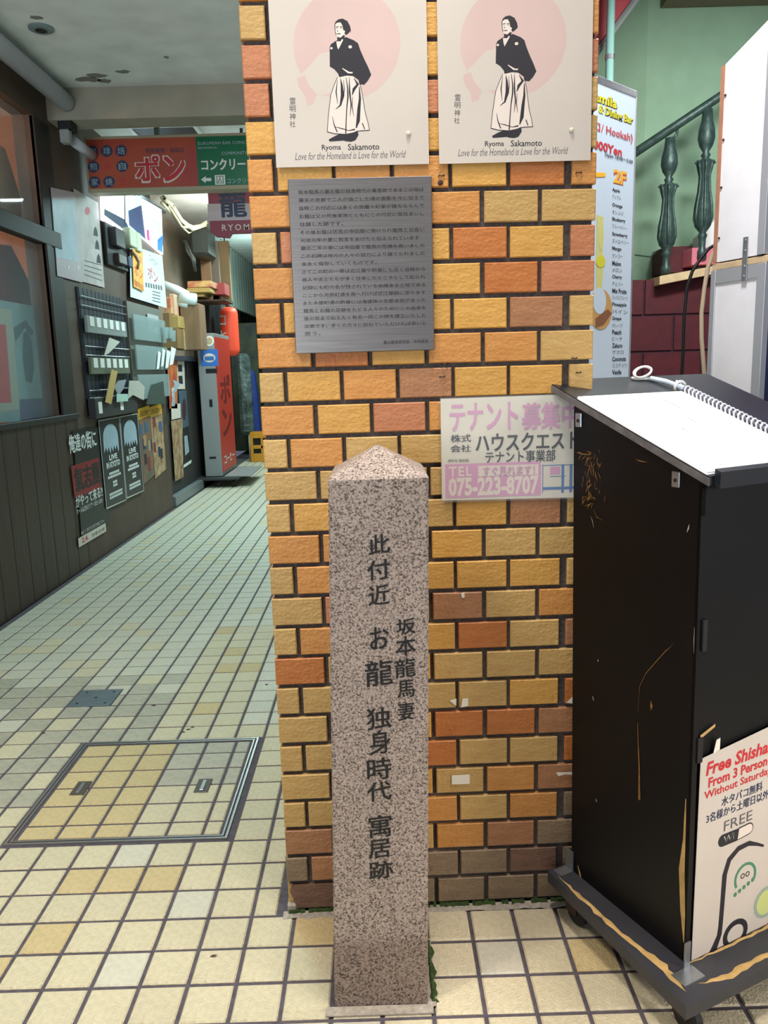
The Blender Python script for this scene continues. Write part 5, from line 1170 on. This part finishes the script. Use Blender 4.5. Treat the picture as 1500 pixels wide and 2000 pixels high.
def s2(s, x0, z0, x1, z1, m, **k):
    V, F = glyphs(s, k.get('bold', 0)); VV = [(.0975 + e, x0 + a * (x1 - x0), z0 + b * (z1 - z0)) for a, b, e in V]; mesh('lettering', VV, F, m, ss)
s2('ポ', -.3, .92, .3, 1.25, mat('dark red letter', (120, 24, 24), .5), bold=.04); s2('ン', -.3, .55, .3, .86, MATS['dark red letter'], bold=.04); s2('コーヒー', -.32, .24, .32, .34, M_white, bold=.02)
p = onY(449, 648, 8.5)
ln = empty('paper_lantern', (p.x, 8.5, p.z), label='long orange red paper lantern hanging above the stand sign', cat='lantern')
hL = (onY(449, 600, 8.5).z - onY(449, 696, 8.5).z) / 2; rL = (onY(467, 648, 8.5).x - onY(432, 648, 8.5).x) / 2
prof = [(rL * .45, -hL), (rL * .8, -hL * .93), (rL * .97, -hL * .8)]
for i in range(17):
    z = -hL * .75 + i * hL * 1.5 / 16; prof.append((rL * (1.0 if i % 2 else .975), z))
prof += [(rL * .97, hL * .8), (rL * .8, hL * .93), (rL * .45, hL)]
G().lathe(prof, (0, 0, 0), 20).build('shade', mat('orange red lantern paper', (224, 72, 44), .5, emit=.12), ln, smooth=True)
G().tube([(0, 0, hL), (0, 0, 3.02 - p.z)], .008, 6).build('hanging_wire', M_black, ln)
for i, ch in enumerate('コヒ'):
    V, F = glyphs(ch, .03); mesh('lettering', [(-rL * .9 + a * rL * .7, -rL * .62 - a * rL * .42 - e, hL * .25 - i * hL * .6 + b * hL * .4) for a, b, e in V], F, M_white, ln)
cr = empty('crate', (-1.42, 9.75, 0), label='yellow plastic bottle crate standing on the passage floor far back', cat='crate')
M_ycr = mat('yellow orange crate plastic', (208, 142, 36), .45)
g = G()
for x0_, z0_, x1_, z1_ in ((-.17, 0, -.13, .42), (.12, 0, .16, .42), (-.13, 0, .12, .12), (-.13, .19, .12, .24), (-.13, .34, .12, .42), (-.02, .12, .01, .34)): g.box((x0_, -.14, z0_), (x1_, -.11, z1_), .004)
g.build('front_panel', M_ycr, cr)
G().box((-.17, -.11, 0), (.16, .14, .03)).box((-.17, .11, .03), (.16, .14, .42)).box((-.17, -.11, .03), (-.145, .11, .42)).box((.135, -.11, .03), (.16, .11, .42)).build('shell', M_ycr, cr)
G().box((-.14, -.105, .03), (.13, .1, .36)).build('dark_contents', M_black, cr)
pbox('puddle_plate', 1, 1, 2, 2, 9, .01, M_black, 'x', 'x') if False else None

# overhead signs
YS = 4.07; OS = Plane((0, YS, 0), 0)
a = OS.px(163, 271); b = OS.px(384, 371)
xs0, xs1, zs0, zs1 = a[0], .0, b[1], a[1] + .012
M_orange = mat('orange sign face', (186, 88, 54), .35, 0, (2, 0), c2=(172, 62, 56)); M_gsign = mat('green sign face', (32, 112, 78), .25)
sg = OS.thing('hanging_sign', xs0, zs0, 0, label='wide hanging sign across the passage, orange left part and green right part', cat='sign')
wS, hS = xs1 - xs0, zs1 - zs0; xm = OS.px(384, 300)[0] - xs0
G().box((0, 0, 0), (wS, .12, hS), .004).build('sign_case', mat('cream sign case', (170, 160, 132), .5), sg)
G().box((.015, -.004, .025), (xm, 0, hS - .02)).build('orange_face', M_orange, sg); G().box((xm, -.004, .025), (wS - .01, 0, hS - .02)).build('green_face', M_gsign, sg)
M_disc = mat('dark blue disc', (44, 56, 88), .4); M_dred = mat('deep red letter', (196, 40, 52), .4)
chars = '珈琲焙煎店自家焼豆'
for r in range(3):
    for c in range(3):
        cu, cv_ = 181 + c * 28 + r * 2.2, 296 + r * 30 - c * .6
        if (r, c) == (1, 1) or (r, c) == (2, 2): OS.text(chars[r * 3 + c], cu - 7, cv_ - 7, cu + 7, cv_ + 7, M_dred, .0048); continue
        OS.shape('disc', el(cu, cv_, 11.5, 11.5, 16), M_disc, .004, .001); OS.text(chars[r * 3 + c], cu - 7, cv_ - 7, cu + 7, cv_ + 7, M_bluepap, .0056)
for s, u0, u1 in (('ポ', 263, 312), ('ン', 318, 362)):
    OS.text(s, u0 - 1, 302, u1 + 2, 358, M_palefab, .0042, bold=.07); OS.text(s, u0 + 2, 305, u1, 354, M_dred, .0052, bold=.035)
OS.text('喫茶軽食・珈琲店', 285, 289, 360, 299, M_disc, .0048, bold=.01)
OS.text('コンクリート', 393, 310, 497, 332, M_white, .0048, bold=.04)
OS.text('EUROPEAN BAR CONCRETE', 387, 276, 500, 282, M_bluepap, .0048); OS.text('RECOMMEND', 387, 287, 424, 291, M_bluepap, .0048); OS.text('COMMUNITY BAR', 433, 296, 500, 302, M_bluepap, .0048)
OS.shape('arrow', [(393, 351), (402, 344), (402, 348), (413, 348), (413, 354), (402, 354), (402, 358)], M_white, .0042, .0005)
OS.rect('plan_mark', 420, 342, 440, 361, M_white, .0042, .0005); OS.text('囚', 423, 344, 437, 359, M_gsign, .0052); OS.text('コンクリート', 444, 348, 500, 358, M_bluepap, .0048)
# hanger brackets
G().box((xm * .62, .04, hS), (xm * .62 + .03, .08, hS + .2)).build('hanger', mat('grey green bracket', (90, 110, 100), .5), sg)
YR = 4.5; RS = Plane((0, YR, 0), 0)
a = RS.px(408, 372); b = RS.px(408, 459)
M_plum = mat('plum sign face', (140, 48, 72), .4)
q = RS.px
poly = [(a[0], a[1]), (a[0] + .9, a[1]), (a[0] + .9, b[1]), (q(455, 461)[0], b[1]), (q(450, 470)[0], b[1] - .03), (q(425, 466)[0], b[1] - .02), (a[0], b[1] + .01)]
RS.thing('hanging_sign', a[0], b[1], 0, [poly[0], poly[1], poly[2], poly[3], poly[4], poly[5], poly[6]], M_plum, .05, label='plum and white sign with a big dark dragon character below the orange sign', cat='sign')
RS.shape('white_band', [(408, 401), (560, 399), (560, 430), (409, 434)], M_mauve, .05, .001)
RS.text('龍', 431, 376, 484, 427, M_navy, .0525, bold=.035); RS.text('馬', 492, 374, 545, 426, M_navy, .0525, bold=.035); RS.text('RYOMA', 436, 440, 504, 452, M_palefab, .0512, bold=.01, sp=1.4)
for xx in (.25, .75): G().box((xx, .015, poly[0][1] - b[1]), (xx + .02, .035, 3.02 - b[1])) .build('hanger', M_dk, RS.root)
# fluorescent fitting above the passage
lf_ = empty('ceiling_light', (-.7, 5.3, 3.02), label='fluorescent ceiling light of the passage hidden above the signs', cat='lamp')
G().box((-.06, -.62, -.07), (.06, .62, 0), .005).build('housing', M_wpan, lf_)
G().tube([(-.03, -.6, -.09), (-.03, .6, -.09)], .014, 8).build('tube', M_glow, lf_, smooth=True); G().tube([(.03, -.6, -.09), (.03, .6, -.09)], .014, 8).build('tube', M_glow, lf_, smooth=True)
